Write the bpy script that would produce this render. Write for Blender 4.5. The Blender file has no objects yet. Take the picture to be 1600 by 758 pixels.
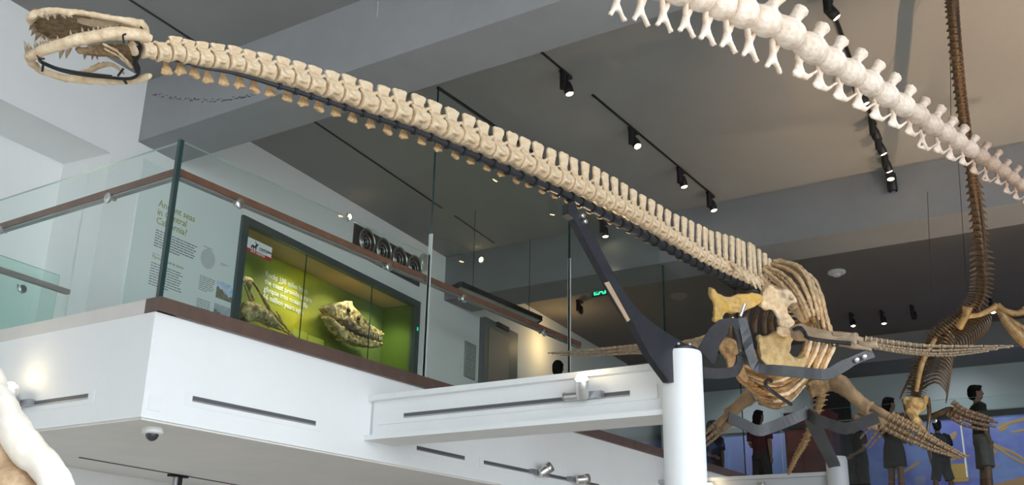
import bpy, bmesh, math, random
from mathutils import Vector, Matrix, Quaternion, noise
random.seed(7)
SC = bpy.context.scene
COL = SC.collection
V = Vector
PI = math.pi

# ---------------------------------------------------------------- camera, world, light, exposure
YAW, PITCH, ROLL, FPX = math.radians(56.605), math.radians(19.446), math.radians(1.196), 1602.2
CAM = V((0, 0, 1.6))
_f = V((math.sin(YAW)*math.cos(PITCH), math.cos(YAW)*math.cos(PITCH), math.sin(PITCH)))
_r0 = V((math.cos(YAW), -math.sin(YAW), 0)); _u0 = _r0.cross(_f)
_r = _r0*math.cos(ROLL)+_u0*math.sin(ROLL); _u = _u0*math.cos(ROLL)-_r0*math.sin(ROLL)
cd = bpy.data.cameras.new('camera'); cd.sensor_width = 36; cd.lens = 36*FPX/1600; cd.clip_start = .05; cd.clip_end = 300
cam = bpy.data.objects.new('camera', cd); COL.objects.link(cam); SC.camera = cam
cam.matrix_world = Matrix(((_r.x, _u.x, -_f.x, CAM.x), (_r.y, _u.y, -_f.y, CAM.y), (_r.z, _u.z, -_f.z, CAM.z), (0, 0, 0, 1)))
SC.view_settings.view_transform = 'Standard'; SC.view_settings.look = 'None'
SC.view_settings.gamma = 1; SC.view_settings.use_curve_mapping = False
SC.view_settings.exposure = 0.5
wd_ = bpy.data.worlds.new('overcast_sky'); SC.world = wd_; wd_.use_nodes = True
_b = wd_.node_tree.nodes['Background']; _b.inputs[0].default_value = (.83, .92, 1.0, 1); _b.inputs[1].default_value = 4.25

def spot(name, loc, target, power, size=40, blend=.6, col=(1, .78, .5), rad=.03):
    l = bpy.data.lights.new(name, 'SPOT'); l.energy = power; l.spot_size = math.radians(size); l.spot_blend = blend
    l.color = col; l.shadow_soft_size = rad
    o = bpy.data.objects.new(name, l); COL.objects.link(o); o.location = loc
    o.rotation_euler = (V(target)-V(loc)).to_track_quat('-Z', 'Y').to_euler()
    return o
def bulb(name, loc, power, col=(1, .75, .45), rad=.03):
    l = bpy.data.lights.new(name, 'POINT'); l.energy = power; l.color = col; l.shadow_soft_size = rad
    o = bpy.data.objects.new(name, l); COL.objects.link(o); o.location = loc; return o

# museum uplights standing outside the picture: one throws the tail's shadow on the ceiling, the others warm the skeletons from below
spot('tail_uplight', (1.2, -.6, 2.3), (4.9, 1.15, 4.2), 55, 55, .9, (1, .80, .58), .05)
spot('beam_uplight', (11.62, 1.0, 2.4), (11.66, 1.6, 5.7), 150, 80, .9, (1, .74, .45), .05)
spot('ceiling_uplight', (8.0, -.7, 3.2), (9.1, 1.0, 6.35), 300, 66, .8, (1, .66, .36), .03)
spot('body_uplight', (6.9, 1.7, 1.2), (7.5, 2.4, 3.6), 60, 40, .7, (1, .72, .36), .05)
spot('diver_uplight', (9.4, .9, 1.6), (10.1, 2.0, 4.1), 30, 36, .7, (1, .70, .34), .05)

# ---------------------------------------------------------------- pixel rays (photo frame 1600x758) -> places in the hall
def ray(px, py): return _r*((px-800)/FPX) - _u*((py-379)/FPX) + _f
def dep(px, py, t): return CAM + ray(px, py)*t
def onx(px, py, X): d = ray(px, py); return CAM + d*((X-CAM.x)/d.x)
def ony(px, py, Y): d = ray(px, py); return CAM + d*((Y-CAM.y)/d.y)
def onz(px, py, Z): d = ray(px, py); return CAM + d*((Z-CAM.z)/d.z)
def onp(px, py, P, N): d = ray(px, py); return CAM + d*((V(P)-CAM).dot(N)/d.dot(N))

# ---------------------------------------------------------------- materials
MATS = {}
def mat(name, col, rough=.6, metal=0., noise_scale=0., noise_amt=0., col2=None, bump=0., bscale=40., emit=0., ecol=None, spec=.5, detail=6.):
    if name in MATS: return MATS[name]
    m = bpy.data.materials.new(name); m.use_nodes = True; nt = m.node_tree; p = nt.nodes['Principled BSDF']
    p.inputs['Base Color'].default_value = (*col, 1); p.inputs['Roughness'].default_value = rough
    p.inputs['Metallic'].default_value = metal; p.inputs['Specular IOR Level'].default_value = spec
    tc = nt.nodes.new('ShaderNodeTexCoord')
    if noise_amt > 0 or col2:
        n = nt.nodes.new('ShaderNodeTexNoise'); n.inputs['Scale'].default_value = noise_scale; n.inputs['Detail'].default_value = detail
        n.inputs['Roughness'].default_value = .65
        nt.links.new(tc.outputs['Object'], n.inputs['Vector'])
        r = nt.nodes.new('ShaderNodeValToRGB'); c2 = col2 or tuple(c*(1-noise_amt) for c in col)
        r.color_ramp.elements[0].position = .36; r.color_ramp.elements[1].position = .64
        r.color_ramp.elements[0].color = (*c2, 1); r.color_ramp.elements[1].color = (*col, 1)
        nt.links.new(n.outputs['Fac'], r.inputs[0]); nt.links.new(r.outputs[0], p.inputs['Base Color'])
    if bump > 0:
        n2 = nt.nodes.new('ShaderNodeTexNoise'); n2.inputs['Scale'].default_value = bscale; n2.inputs['Detail'].default_value = 5
        nt.links.new(tc.outputs['Object'], n2.inputs['Vector'])
        b = nt.nodes.new('ShaderNodeBump'); b.inputs['Strength'].default_value = bump; b.inputs['Distance'].default_value = .01
        nt.links.new(n2.outputs['Fac'], b.inputs['Height']); nt.links.new(b.outputs[0], p.inputs['Normal'])
    if emit > 0:
        p.inputs['Emission Color'].default_value = (*(ecol or col), 1); p.inputs['Emission Strength'].default_value = emit
    MATS[name] = m; return m
def glassmat(name, tint, refl=.06, rough=0.0, fres=1.45):
    m = bpy.data.materials.new(name); m.use_nodes = True; nt = m.node_tree; nt.nodes.clear()
    o = nt.nodes.new('ShaderNodeOutputMaterial'); t = nt.nodes.new('ShaderNodeBsdfTransparent'); g = nt.nodes.new('ShaderNodeBsdfGlossy')
    t.inputs[0].default_value = (*tint, 1); g.inputs['Roughness'].default_value = rough
    fr = nt.nodes.new('ShaderNodeFresnel'); fr.inputs[0].default_value = fres
    ge = nt.nodes.new('ShaderNodeNewGeometry'); ma = nt.nodes.new('ShaderNodeMath'); ma.operation = 'MULTIPLY_ADD'
    ma.inputs[1].default_value = -1; ma.inputs[2].default_value = 1; nt.links.new(ge.outputs['Backfacing'], ma.inputs[0])      # reflect on the entering side only
    mu = nt.nodes.new('ShaderNodeMath'); mu.operation = 'MULTIPLY'; nt.links.new(fr.outputs[0], mu.inputs[0]); nt.links.new(ma.outputs[0], mu.inputs[1])
    mx = nt.nodes.new('ShaderNodeMixShader'); nt.links.new(mu.outputs[0], mx.inputs[0])
    nt.links.new(t.outputs[0], mx.inputs[1]); nt.links.new(g.outputs[0], mx.inputs[2]); nt.links.new(mx.outputs[0], o.inputs[0])
    MATS[name] = m; return m

WHITE = mat('white_paint', (.86, .87, .87), .55, noise_scale=1.5, noise_amt=.03, bump=.02, bscale=60)
WALLW = mat('wall_white', (.88, .875, .865), .7, noise_scale=.8, noise_amt=.03, bump=.02, bscale=80)
SOFF = mat('soffit_paint', (.80, .77, .73), .75, noise_scale=2., noise_amt=.05, bump=.03, bscale=90)
CEIL = mat('ceiling_grey', (.30, .295, .29), .8, noise_scale=1.1, noise_amt=.06, bump=.05, bscale=120)
BEAM = mat('concrete_beam_grey', (.36, .365, .375), .75, noise_scale=1.6, noise_amt=.08, bump=.12, bscale=25)
BEAM2 = mat('concrete_beam_shaded', (.23, .235, .25), .75, noise_scale=1.6, noise_amt=.08, bump=.12, bscale=25)  # near beam's concrete darkened; dimness of the far beam put into the colour
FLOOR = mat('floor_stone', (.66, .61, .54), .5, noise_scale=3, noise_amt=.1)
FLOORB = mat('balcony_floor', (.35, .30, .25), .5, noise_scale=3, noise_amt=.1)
CAPW = mat('wood_cap', (.135, .083, .066), .45, noise_scale=9, noise_amt=.25, bump=.05)
CAPC = mat('pale_cap', (.72, .68, .64), .4, noise_scale=5, noise_amt=.06)
RAILW = mat('handrail_wood', (.21, .085, .055), .35, noise_scale=12, noise_amt=.3)
STEEL = mat('brushed_steel', (.72, .72, .72), .28, 1.)
ALU = mat('grey_aluminium', (.42, .42, .43), .4, .8)
BLACK = mat('black_metal', (.018, .018, .02), .45, .3)
IRON = mat('dark_blue_steel', (.034, .036, .044), .42, .35, noise_scale=14, noise_amt=.25, bump=.08, bscale=60)
LINE = mat('joint_black', (.02, .02, .022), .6)
GLASS = glassmat('glass_clear', (.95, .985, .97))
GLASSD = glassmat('glass_display', (.93, .97, .95))
GEDGE = mat('glass_edge_dark', (.012, .045, .045), .15, spec=.8)
GEDGEL = mat('glass_edge_light', (.62, .80, .76), .2, spec=.8)
GLOW = mat('lamp_glow', (1, .8, .5), emit=14, ecol=(1, .74, .40))
GLOWW = mat('lamp_glow_hot', (1, .85, .6), emit=30, ecol=(1, .80, .50))

# ---------------------------------------------------------------- mesh builder
class MB:
    def __init__(s): s.v = []; s.f = []; s.m = []
    def add(s, vs, fs, mi=0):
        n = len(s.v); s.v += [V(p) for p in vs]; s.f += [tuple(i+n for i in f) for f in fs]; s.m += [mi]*len(fs); return s
    def box(s, a, b, mi=0, M=None):
        x0, y0, z0 = a; x1, y1, z1 = b
        p = [V(q) for q in ((x0,y0,z0),(x1,y0,z0),(x1,y1,z0),(x0,y1,z0),(x0,y0,z1),(x1,y0,z1),(x1,y1,z1),(x0,y1,z1))]
        if M: p = [M @ q for q in p]
        return s.add(p, [(0,3,2,1),(4,5,6,7),(0,1,5,4),(1,2,6,5),(2,3,7,6),(3,0,4,7)], mi)
    def bar(s, a, b, w, h, up=(0,0,1), mi=0):       # rectangular bar from a to b
        a = V(a); b = V(b); d = (b-a).normalized(); u = V(up); l = d.cross(u).normalized(); u = l.cross(d)
        p = [q+l*i*w/2+u*j*h/2 for q in (a, b) for i, j in ((-1,-1),(1,-1),(1,1),(-1,1))]
        return s.add(p, [(0,1,2,3),(7,6,5,4),(0,4,5,1),(1,5,6,2),(2,6,7,3),(3,7,4,0)], mi)
    def tube(s, pts, rad, seg=8, flat=1., up=(0,0,1), mi=0, cap=True, twist=0.):
        pts = [V(p) for p in pts]; n = len(pts)
        if not hasattr(rad, '__len__'): rad = [rad]*n
        flats = flat if hasattr(flat, '__len__') else [flat]*n
        up = V(up); b = len(s.v); prev = None
        for i, p in enumerate(pts):
            d = (pts[min(i+1, n-1)]-pts[max(i-1, 0)])
            d = d.normalized() if d.length > 1e-9 else V((1,0,0))
            if prev is None:
                l = d.cross(up)
                if l.length < 1e-3: l = d.cross(V((.3,.9,.1)))
                l.normalize()
            else:
                l = prev - d*prev.dot(d); l.normalize()
            prev = l; u = l.cross(d)
            for k in range(seg):
                a = 2*PI*k/seg+twist
                s.v.append(p+l*math.cos(a)*rad[i]+u*math.sin(a)*rad[i]*flats[i])
        for i in range(n-1):
            for k in range(seg):
                k2 = (k+1) % seg
                s.f.append((b+i*seg+k, b+i*seg+k2, b+(i+1)*seg+k2, b+(i+1)*seg+k)); s.m.append(mi)
        if cap:
            s.f.append(tuple(b+k for k in reversed(range(seg)))); s.m.append(mi)
            s.f.append(tuple(b+(n-1)*seg+k for k in range(seg))); s.m.append(mi)
        return s
    def lathe(s, prof, M, seg=16, mi=0, mis=None):      # prof [(r, h)] about local Z of M
        b = len(s.v); n = len(prof)
        for r, h in prof:
            for k in range(seg):
                a = 2*PI*k/seg; s.v.append(M @ V((r*math.cos(a), r*math.sin(a), h)))
        for i in range(n-1):
            for k in range(seg):
                k2 = (k+1) % seg; s.f.append((b+i*seg+k, b+i*seg+k2, b+(i+1)*seg+k2, b+(i+1)*seg+k)); s.m.append(mis[i] if mis else mi)
        s.f.append(tuple(b+k for k in reversed(range(seg)))); s.m.append(mis[0] if mis else mi)
        s.f.append(tuple(b+(n-1)*seg+k for k in range(seg))); s.m.append(mis[-1] if mis else mi)
        return s
    def ball(s, c, r, M=None, seg=12, ring=8, mi=0):
        c = V(c); r = r if hasattr(r, '__len__') else (r, r, r); b = len(s.v); Q = M.to_3x3() if M else Matrix.Identity(3)
        s.v.append(c+Q @ V((0,0,r[2])))
        for i in range(1, ring):
            t = PI*i/ring
            for k in range(seg):
                a = 2*PI*k/seg; s.v.append(c+Q @ V((r[0]*math.sin(t)*math.cos(a), r[1]*math.sin(t)*math.sin(a), r[2]*math.cos(t))))
        s.v.append(c+Q @ V((0,0,-r[2]))); e = len(s.v)-1
        for k in range(seg):
            k2 = (k+1) % seg
            s.f.append((b, b+1+k, b+1+k2)); s.m.append(mi); s.f.append((e, b+1+(ring-2)*seg+k2, b+1+(ring-2)*seg+k)); s.m.append(mi)
            for i in range(ring-2):
                s.f.append((b+1+i*seg+k, b+1+(i+1)*seg+k, b+1+(i+1)*seg+k2, b+1+i*seg+k2)); s.m.append(mi)
        return s
    def plate(s, poly, off, mi=0, mside=None):           # closed outline (3D points) extruded by vector off
        poly = [V(p) for p in poly]; off = V(off); n = len(poly); b = len(s.v)
        s.v += poly; s.v += [p+off for p in poly]
        s.f.append(tuple(range(b, b+n))); s.f.append(tuple(b+n+k for k in reversed(range(n)))); s.m += [mi, mi]
        for k in range(n):
            k2 = (k+1) % n; s.f.append((b+k2, b+k, b+n+k, b+n+k2)); s.m.append(mi if mside is None else mside)
        return s
    def mesh(s, name, mats, smooth=None, tri=False):
        me = bpy.data.meshes.new(name); me.from_pydata([tuple(p) for p in s.v], [], s.f)
        for m in (mats if isinstance(mats, (list, tuple)) else [mats]): me.materials.append(m)
        me.polygons.foreach_set('material_index', s.m)
        bm = bmesh.new(); bm.from_mesh(me); bmesh.ops.recalc_face_normals(bm, faces=bm.faces); bm.to_mesh(me); bm.free()
        if smooth is not None: shade(me, smooth)
        return me
    def build(s, name, mats, parent=None, smooth=None):
        c = V((0,0,0))
        if s.v:
            lo = V([min(p[i] for p in s.v) for i in range(3)]); hi = V([max(p[i] for p in s.v) for i in range(3)]); c = (lo+hi)/2
        s.v = [p-c for p in s.v]
        return put(name, s.mesh(name, mats, smooth), Matrix.Translation(c), parent)
def shade(me, deg):
    me.polygons.foreach_set('use_smooth', [True]*len(me.polygons))
    try: me.set_sharp_from_angle(angle=math.radians(deg))
    except Exception: pass
    me.update()
WM = {}
def put(name, me, M, parent=None):
    o = bpy.data.objects.new(name, me); COL.objects.link(o)
    if parent is not None:
        o.parent = parent; o.matrix_parent_inverse = WM[parent.name].inverted()
    o.matrix_basis = M; WM[o.name] = M.copy(); return o
def tag(o, label, cat, group=None):
    o['label'] = label; o['category'] = cat
    if group: o['group'] = group
    return o
def thing(name, loc, label, cat, group=None):
    o = bpy.data.objects.new(name, None); COL.objects.link(o); o.empty_display_size = .2
    M = Matrix.Translation(V(loc)); o.matrix_basis = M; WM[o.name] = M
    return tag(o, label, cat, group)
def struct(o, label=None):
    o['kind'] = 'structure'
    if label: o['label'] = label
    return o
def organic(mb, name, mats, voxel, smooth=3, disp=0., dscale=.05, seed=0, angle=80, fac=.5):
    """union of the shapes in mb, remeshed into one skin, softened, with fine bumps pushed into the surface"""
    me = bpy.data.meshes.new('tmp'); me.from_pydata([tuple(p) for p in mb.v], [], mb.f)
    bm = bmesh.new(); bm.from_mesh(me); bmesh.ops.recalc_face_normals(bm, faces=bm.faces); bm.to_mesh(me); bm.free()
    o = bpy.data.objects.new('tmp', me); COL.objects.link(o)
    r = o.modifiers.new('r', 'REMESH'); r.mode = 'VOXEL'; r.voxel_size = voxel
    if smooth: sm = o.modifiers.new('s', 'SMOOTH'); sm.factor = fac; sm.iterations = smooth
    dg = bpy.context.evaluated_depsgraph_get(); out = bpy.data.meshes.new_from_object(o.evaluated_get(dg), depsgraph=dg)
    bpy.data.objects.remove(o); bpy.data.meshes.remove(me)
    out.name = name
    if disp > 0:
        out.update()
        co = [v.co.copy() for v in out.vertices]; no = [v.normal.copy() for v in out.vertices]; so = V((seed*3.1, seed*1.7, seed*.9))
        for i, v in enumerate(out.vertices):
            q = co[i]/dscale+so
            v.co = co[i]+no[i]*disp*(noise.noise(q)+.5*noise.noise(q*2.3))
    out.materials.clear()
    for m in (mats if isinstance(mats, (list, tuple)) else [mats]): out.materials.append(m)
    shade(out, angle); return out
def org(mb, name, mats, parent, voxel, **k):
    c = sum(mb.v, V((0,0,0)))/len(mb.v); mb.v = [p-c for p in mb.v]
    return put(name, organic(mb, name, mats, voxel, **k), Matrix.Translation(c), parent)
def frame(origin, x, up=(0,0,1)):
    x = V(x).normalized(); z = V(up)-x*V(up).dot(x); z.normalize(); y = z.cross(x)
    return Matrix(((x.x,y.x,z.x,origin[0]),(x.y,y.y,z.y,origin[1]),(x.z,y.z,z.z,origin[2]),(0,0,0,1)))
def zframe(origin, z):
    q = V(z).to_track_quat('Z', 'Y'); return Matrix.Translation(V(origin)) @ q.to_matrix().to_4x4()
def interp(xs, ys, x):
    if x <= xs[0]: return ys[0]
    for i in range(len(xs)-1):
        if x <= xs[i+1]:
            k = (x-xs[i])/(xs[i+1]-xs[i]); return ys[i]*(1-k)+ys[i+1]*k
    return ys[-1]
def spline(pts, n):                                    # Catmull-Rom through points (Vectors), n samples
    P = [V(p) for p in pts]; P = [P[0]*2-P[1]]+P+[P[-1]*2-P[-2]]; out = []; m = len(P)-3
    for i in range(n):
        t = i/(n-1)*m; k = min(int(t), m-1); t -= k; a, b, c, d = P[k:k+4]
        out.append(.5*((2*b)+(c-a)*t+(2*a-5*b+4*c-d)*t*t+(3*b-a-3*c+d)*t**3))
    return out
# ================================================================ THE SETTING
CX, FY, CZ = 3.90, 5.19, 3.35          # balcony corner, front face, top of its edge cap
ZC, ZB, ZU = 6.35, 5.70, 2.61          # ceiling, underside of the beams, underside of the balcony
X2 = 15.2                             # far balcony edge
WO = V((3.93, 7.74, 0)); WD = V((7.36, .85, 0)).normalized(); WN = V((WD.y, -WD.x, 0))      # back wall line, normal towards the hall
def wp(s, z, off=0.): return WO+WD*s+WN*off+V((0,0,z))
def onw(px, py, off=0.): return onp(px, py, WO+WN*off, WN)
WFR = Matrix(((WD.x, -WN.x, 0, WO.x), (WD.y, -WN.y, 0, WO.y), (0, 0, 1, 0), (0, 0, 0, 1)))   # local x along the wall, y into the wall, z up

struct(MB().box((-9,-11,-.2),(27,14,0)).build('floor', FLOOR))
# ceiling slabs with the gaps filled by the two beams
cl = struct(MB().box((-9,-4,ZC),(11.6,14,ZC+.3)).box((5,-11,ZC),(11.6,-4,ZC+.3)).build('ceiling', CEIL))      # unseen front part left open to let in more sky light; no court modelled
struct(MB().box((11.6,-11,ZC),(27,14,ZC+.3)).build('ceiling_rear', mat('ceiling_grey_shaded', (.20,.175,.16), .8, noise_scale=1.1, noise_amt=.06, bump=.05, bscale=120)))  # ceiling grey made darker and browner; rear dimness put into the colour
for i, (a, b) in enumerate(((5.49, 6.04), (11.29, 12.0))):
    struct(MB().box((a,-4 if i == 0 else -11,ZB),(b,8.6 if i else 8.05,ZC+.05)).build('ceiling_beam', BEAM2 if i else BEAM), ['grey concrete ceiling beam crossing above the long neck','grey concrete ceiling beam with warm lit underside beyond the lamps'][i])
# chipped line and hairline cracks in the near beam
cm = MB(); rq = random.Random(5)
for k in range(70):
    px = 240+k*2.35+rq.uniform(-1,1); py = 147+10*math.sin(k*.045)+rq.uniform(-2.5,2.5); q = onx(px, py, 5.49); z = rq.uniform(.003,.010)
    cm.box((q.x-.004,q.y-z*1.3,q.z-z*.5),(q.x+.002,q.y+z*1.3,q.z+z*.5))
beam1 = bpy.data.objects['ceiling_beam']; ck = cm.build('chip_marks', mat('chip_grey', (.12,.125,.13), .9), beam1); ck['kind'] = 'stuff'
MB().tube([onx(591,2,5.488), onx(590,14,5.488), onx(589,26,5.488)], .004, 5).build('paint_run', mat('paint_run', (.52,.53,.54), .6), beam1)
# recessed black slots in the ceiling
for a, b in (((4.20,6.83),(5.20,6.92)), ((6.93,7.12),(9.68,7.46)), ((9.98,7.48),(11.12,7.63))):
    struct(MB().bar((*a,ZC-.002),(*b,ZC-.002),.02,.012).build('trim_1', LINE))
# back wall with the recess at the left
def wbox(s0, s1, z0, z1, d0, d1, mi=0, mb=None): return (mb or MB()).box((s0,d0,z0),(s1,d1,z1), mi, WFR)
w = MB(); RS, RZ = 1.28, 5.46
DS0, DS1, DZ0, DZ1, DD = 3.14, 6.64, 3.65, 5.44, .50      # opening of the display case
wbox(RS, DS0, 0, ZC, 0, .25, mb=w); wbox(DS1, 24, 0, ZC, 0, .25, mb=w); wbox(DS0, DS1, DZ1, ZC, 0, .25, mb=w); wbox(DS0, DS1, 0, DZ0, 0, .25, mb=w)
wbox(-14, RS, RZ, ZC, 0, .9, mb=w); wbox(RS, RS+.3, 0, ZC, .24, .9, mb=w)
wbox(-14, RS+.3, 0, ZC, .62, .9, mb=w)
struct(w.build('wall_back', WALLW))
# hall shell away from the windows
struct(MB().box((27,-11,0),(27.3,14,ZC)).build('wall_right', mat('wall_dark', (.10,.095,.09), .8)))
# glazed sides behind the camera: open to the sky between the mullions
wl = MB(); wl.box((-9,-11,0),(-8.8,-5,.35))
for k in range(3): wl.box((-9,-11+k*3.0,0),(-8.85,-10.9+k*3.0,ZC))
struct(wl.build('window_1', ALU))
wl = MB(); wl.box((-9,-11,0),(9,-10.8,.35))
for k in range(7): wl.box((-9+k*3.0,-11,0),(-8.9+k*3.0,-10.85,ZC))
struct(wl.build('window_2', ALU))
struct(MB().box((-9.2,-5,0),(-9,14,ZC)).build('wall_left_added', WALLW))  # unseen wall added to cut daylight on the left fascia and far beam
struct(MB().box((9,-11.2,0),(27,-11,ZC)).build('wall_front_added', MATS['wall_dark']))  # unseen dark wall added to keep daylight off the far gallery
struct(MB().box((-60,-60,-.5),(60,40,-.21)).build('ground_outside', mat('paving_outside', (.42,.42,.42), .9)))

# ---- balcony
b = MB()
b.box((CX,FY,ZU),(X2+.0,14,CZ-.09))
sl = struct(b.build('floor_balcony', [WHITE]), 'white painted balcony slab with plain front')
# underside panel, slightly proud
struct(MB().box((CX+.02,FY+.02,ZU-.012),(X2,14,ZU+.01)).build('ceiling_balcony', SOFF))
struct(MB().box((CX-.005,FY-.03,CZ-.09),(CX+.14,14,CZ)).build('trim_2', CAPC))
struct(MB().box((CX-.006,FY-.035,CZ-.09),(X2,FY+.10,CZ+.002)).build('trim_3', CAPW))
# wall below the balcony
struct(MB().bar((4.2,7.72,1.3),(14,9.2,1.3),.2,2.6).build('wall_lower', WALLW))
struct(MB().bar((4.85,7.12,ZU-.014),(9,7.85,ZU-.014),.02,.006).build('trim_4', LINE))
# floor of the far gallery, and its edge
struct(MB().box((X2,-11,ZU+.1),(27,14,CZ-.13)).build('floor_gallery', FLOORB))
struct(MB().box((X2-.05,-9,ZU),(X2+.02,FY-.04,CZ-.15)).build('trim_5', ALU))
# ================================================================ text as flat print
def letters(name, body, M, size, m, parent, align='LEFT', space=1.0, **k):
    for i, ln in enumerate(body.split('\n')): o = letters1(name, ln, M @ Matrix.Translation((0, -i*size*space, 0)), size, m, parent, align, **k)
    return o
def letters1(name, body, M, size, m, parent, align='LEFT', space=1.0, offset=0.0, depth=.0015):
    c = bpy.data.curves.new('t', 'FONT'); c.body = body; c.size = size; c.align_x = align; c.extrude = depth; c.space_line = space; c.offset = offset; c.resolution_u = 2
    o = bpy.data.objects.new('t', c); COL.objects.link(o)
    dg = bpy.context.evaluated_depsgraph_get(); me = bpy.data.meshes.new_from_object(o.evaluated_get(dg), depsgraph=dg)
    bpy.data.objects.remove(o); bpy.data.curves.remove(c); me.materials.clear(); me.materials.append(m)
    return put(name, me, M, parent)
def wall_text(s, z, off): return Matrix(((WD.x, 0, WN.x, wp(s, z, off).x), (WD.y, 0, WN.y, wp(s, z, off).y), (0, 1, 0, z), (0, 0, 0, 1)))

# ================================================================ glass balustrades of the balcony
def pane(name, a, b, axis, parent, edge=GEDGEL, ends=None):
    """glass sheet a..b (boxes), thin along axis; narrow faces get the edge colour"""
    mb = MB(); mb.box(a, b); big = {0: (3, 5), 1: (2, 4)}[axis]
    mb.m = [0 if i in big else 1 for i in range(6)]
    if ends: 
        for i in ends: mb.m[i] = 2
    return mb.build(name, [GLASS, edge, GEDGE], parent)
# box faces: 0 bottom 1 top 2 y0 3 x1 4 y1 5 x0
GB = CZ
def disc_bracket(p, n, parent):                       # steel disc outside, stem to the rail
    mb = MB(); n = V(n)
    mb.lathe([(.030,-.004),(.036,.0),(.036,.016),(.030,.02)], zframe(V(p)-n*.02, n), 16)
    mb.tube([V(p), V(p)-n*.07, V(p)-n*.085+V((0,0,.05))], .008, 8)
    return mb.build('rail_bracket', STEEL, parent, 40)
def rail(a, b, parent, up=(0,0,1)):
    mb = MB().bar(a, b, .055, .05); return mb.build('handrail', RAILW, parent)

L = thing('glass_balustrade', (CX+.05, 6.4, CZ), 'low clear glass balustrade with brown handrail above the pale capped balcony side', 'railing')
pane('glass_pane', (CX+.02,FY+.03,GB-.02),(CX+.04,7.70,CZ+1.075), 0, L, GEDGEL, ends=[2])
rail((CX+.085,FY+.055,4.235),(CX+.085,7.66,4.215), L)
MB().bar((CX+.085,FY+.10,4.203),(CX+.085,7.66,4.184),.04,.015).build('rail_channel', ALU, L)
disc_bracket((CX+.02,5.91,4.17), (-1,0,0), L); disc_bracket((CX+.02,7.2,4.17), (-1,0,0), L)
Rr = thing('glass_balustrade', (5.2, FY+.05, CZ), 'low clear glass balustrade with brown handrail in front of the green display case', 'railing')
pane('glass_pane', (CX+.015,FY+.0,GB-.02),(6.60,FY+.02,CZ+1.075), 1, Rr, GEDGEL, ends=[5])
rail((CX+.06,FY+.085,4.235),(6.62,FY+.085,4.235), Rr); 
MB().bar((CX+.10,FY+.085,4.203),(6.62,FY+.085,4.203),.04,.015).build('rail_channel', ALU, Rr)
MB().box((CX+.004,FY-.004,GB),(CX+.036,FY+.024,CZ+1.08)).build('corner_edge', GEDGE, Rr)['label'] = 'dark green vertical glass corner edge'
for x in (4.47, 6.08): disc_bracket((x,FY-.001,4.17), (0,-1,0), Rr)
T = thing('glass_screen', (10, FY+.05, CZ), 'tall clear glass screen standing on the balcony edge behind the white beam', 'glass screen')
for x0, x1 in ((6.61, 9.0), (9.01, 11.37), (11.38, 13.9)):
    pane('glass_pane', (x0,FY+.0,GB-.02),(x1,FY+.02,6.04), 1, T, GEDGE)
MB().box((6.60,FY-.006,GB),(6.615,FY+.026,4.62)).build('edge_clip', mat('pale_clip', (.55,.6,.58), .3), T)
MB().box((9.0,FY-.006,GB),(9.014,FY+.026,5.1)).build('edge_clip', MATS['pale_clip'], T)
MB().box((6.60,FY-.004,6.035),(13.9,FY+.024,6.052)).build('head_channel', BLACK, T)
rail((6.62,FY+.085,4.235),(9.35,FY+.085,4.235), T); MB().bar((6.62,FY+.085,4.203),(9.35,FY+.085,4.203),.04,.015).build('rail_channel', ALU, T)
for x in (7.13, 8.51): disc_bracket((x,FY-.001,4.17), (0,-1,0), T)
# rail of the stair in the recess behind
B = thing('glass_balustrade', (4.3, 7.5, CZ-.3), 'small green tinted stair glass with handrail seen through the left balustrade', 'railing')
mb = MB(); p0, p1 = wp(-.6, 0, .12), wp(.87, 0, .12); q = -WN*.016
for nm, za, zb in (('glass_pane', 2.9, 4.14),):
    mb.plate([p0+V((0,0,za)), p1+V((0,0,za)), p1+V((0,0,zb)), p0+V((0,0,zb))], q, 0, 1); mb.build(nm, [glassmat('glass_mint', (.86,.96,.93)), GEDGEL], B)
MB().bar(p0+V((0,0,4.0))+WN*.06, p1+V((0,0,4.0))+WN*.06+WD*.06, .045, .04).build('handrail', mat('rail_grey_brown', (.30,.25,.24), .4), B)
disc_bracket(wp(.55, 3.93, .12), WN, B)

# ================================================================ column and white beam that carry the long skeleton
COLP = V((5.95, 2.61, 0)); COLT = 3.14
c = thing('support_column', COLP, 'round white steel column with dark cap carrying the skeleton bracket', 'column')
MB().lathe([(.130,0),(.130,COLT-.02),(.122,COLT)], Matrix.Translation(COLP), 40).build('shaft', WHITE, c, 40)
MB().lathe([(.105,COLT),(.105,COLT+.02),(.09,COLT+.03)], Matrix.Translation(COLP), 32).build('cap', BLACK, c, 40)
for k in range(6):
    a = k*PI/3+.2; MB().lathe([(.010,0),(.010,.014),(.006,.018)], Matrix.Translation(COLP+V((.075*math.cos(a),.075*math.sin(a),COLT+.03))), 8).build('bolt', STEEL, c, 40)
XB = 5.95; Y0, Y1 = 2.72, FY
wb = thing('white_beam', (XB+.1, 3.9, 2.76), 'white steel beam running from the balcony front to the round column', 'beam')
MB().box((XB+.02,Y0,2.78),(XB+.26,Y1,3.06)).build('web', WHITE, wb)
MB().box((XB-.03,Y0,3.045),(XB+.30,Y1,3.085)).build('top_flange', WHITE, wb)
MB().box((XB-.05,Y0-.02,2.745),(XB+.30,Y1,2.78)).build('bottom_flange', WHITE, wb)
MB().box((XB+.015,Y1-.02,2.78),(XB+.02,Y1,3.05)).build('end_seam', mat('seam_grey', (.55,.56,.57), .6), wb)
MB().box((XB+.010,2.79,2.862),(XB+.0205,5.12,2.955)).build('access_panel', WHITE, wb)
MB().box((XB+.006,2.79,2.866),(XB+.012,2.945,2.951)).build('access_panel', WHITE, wb)
MB().box((XB+.004,2.985,2.905),(XB+.0105,4.86,2.930)).build('track_slot', mat('slot_dark', (.10,.10,.11), .5), wb)
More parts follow.
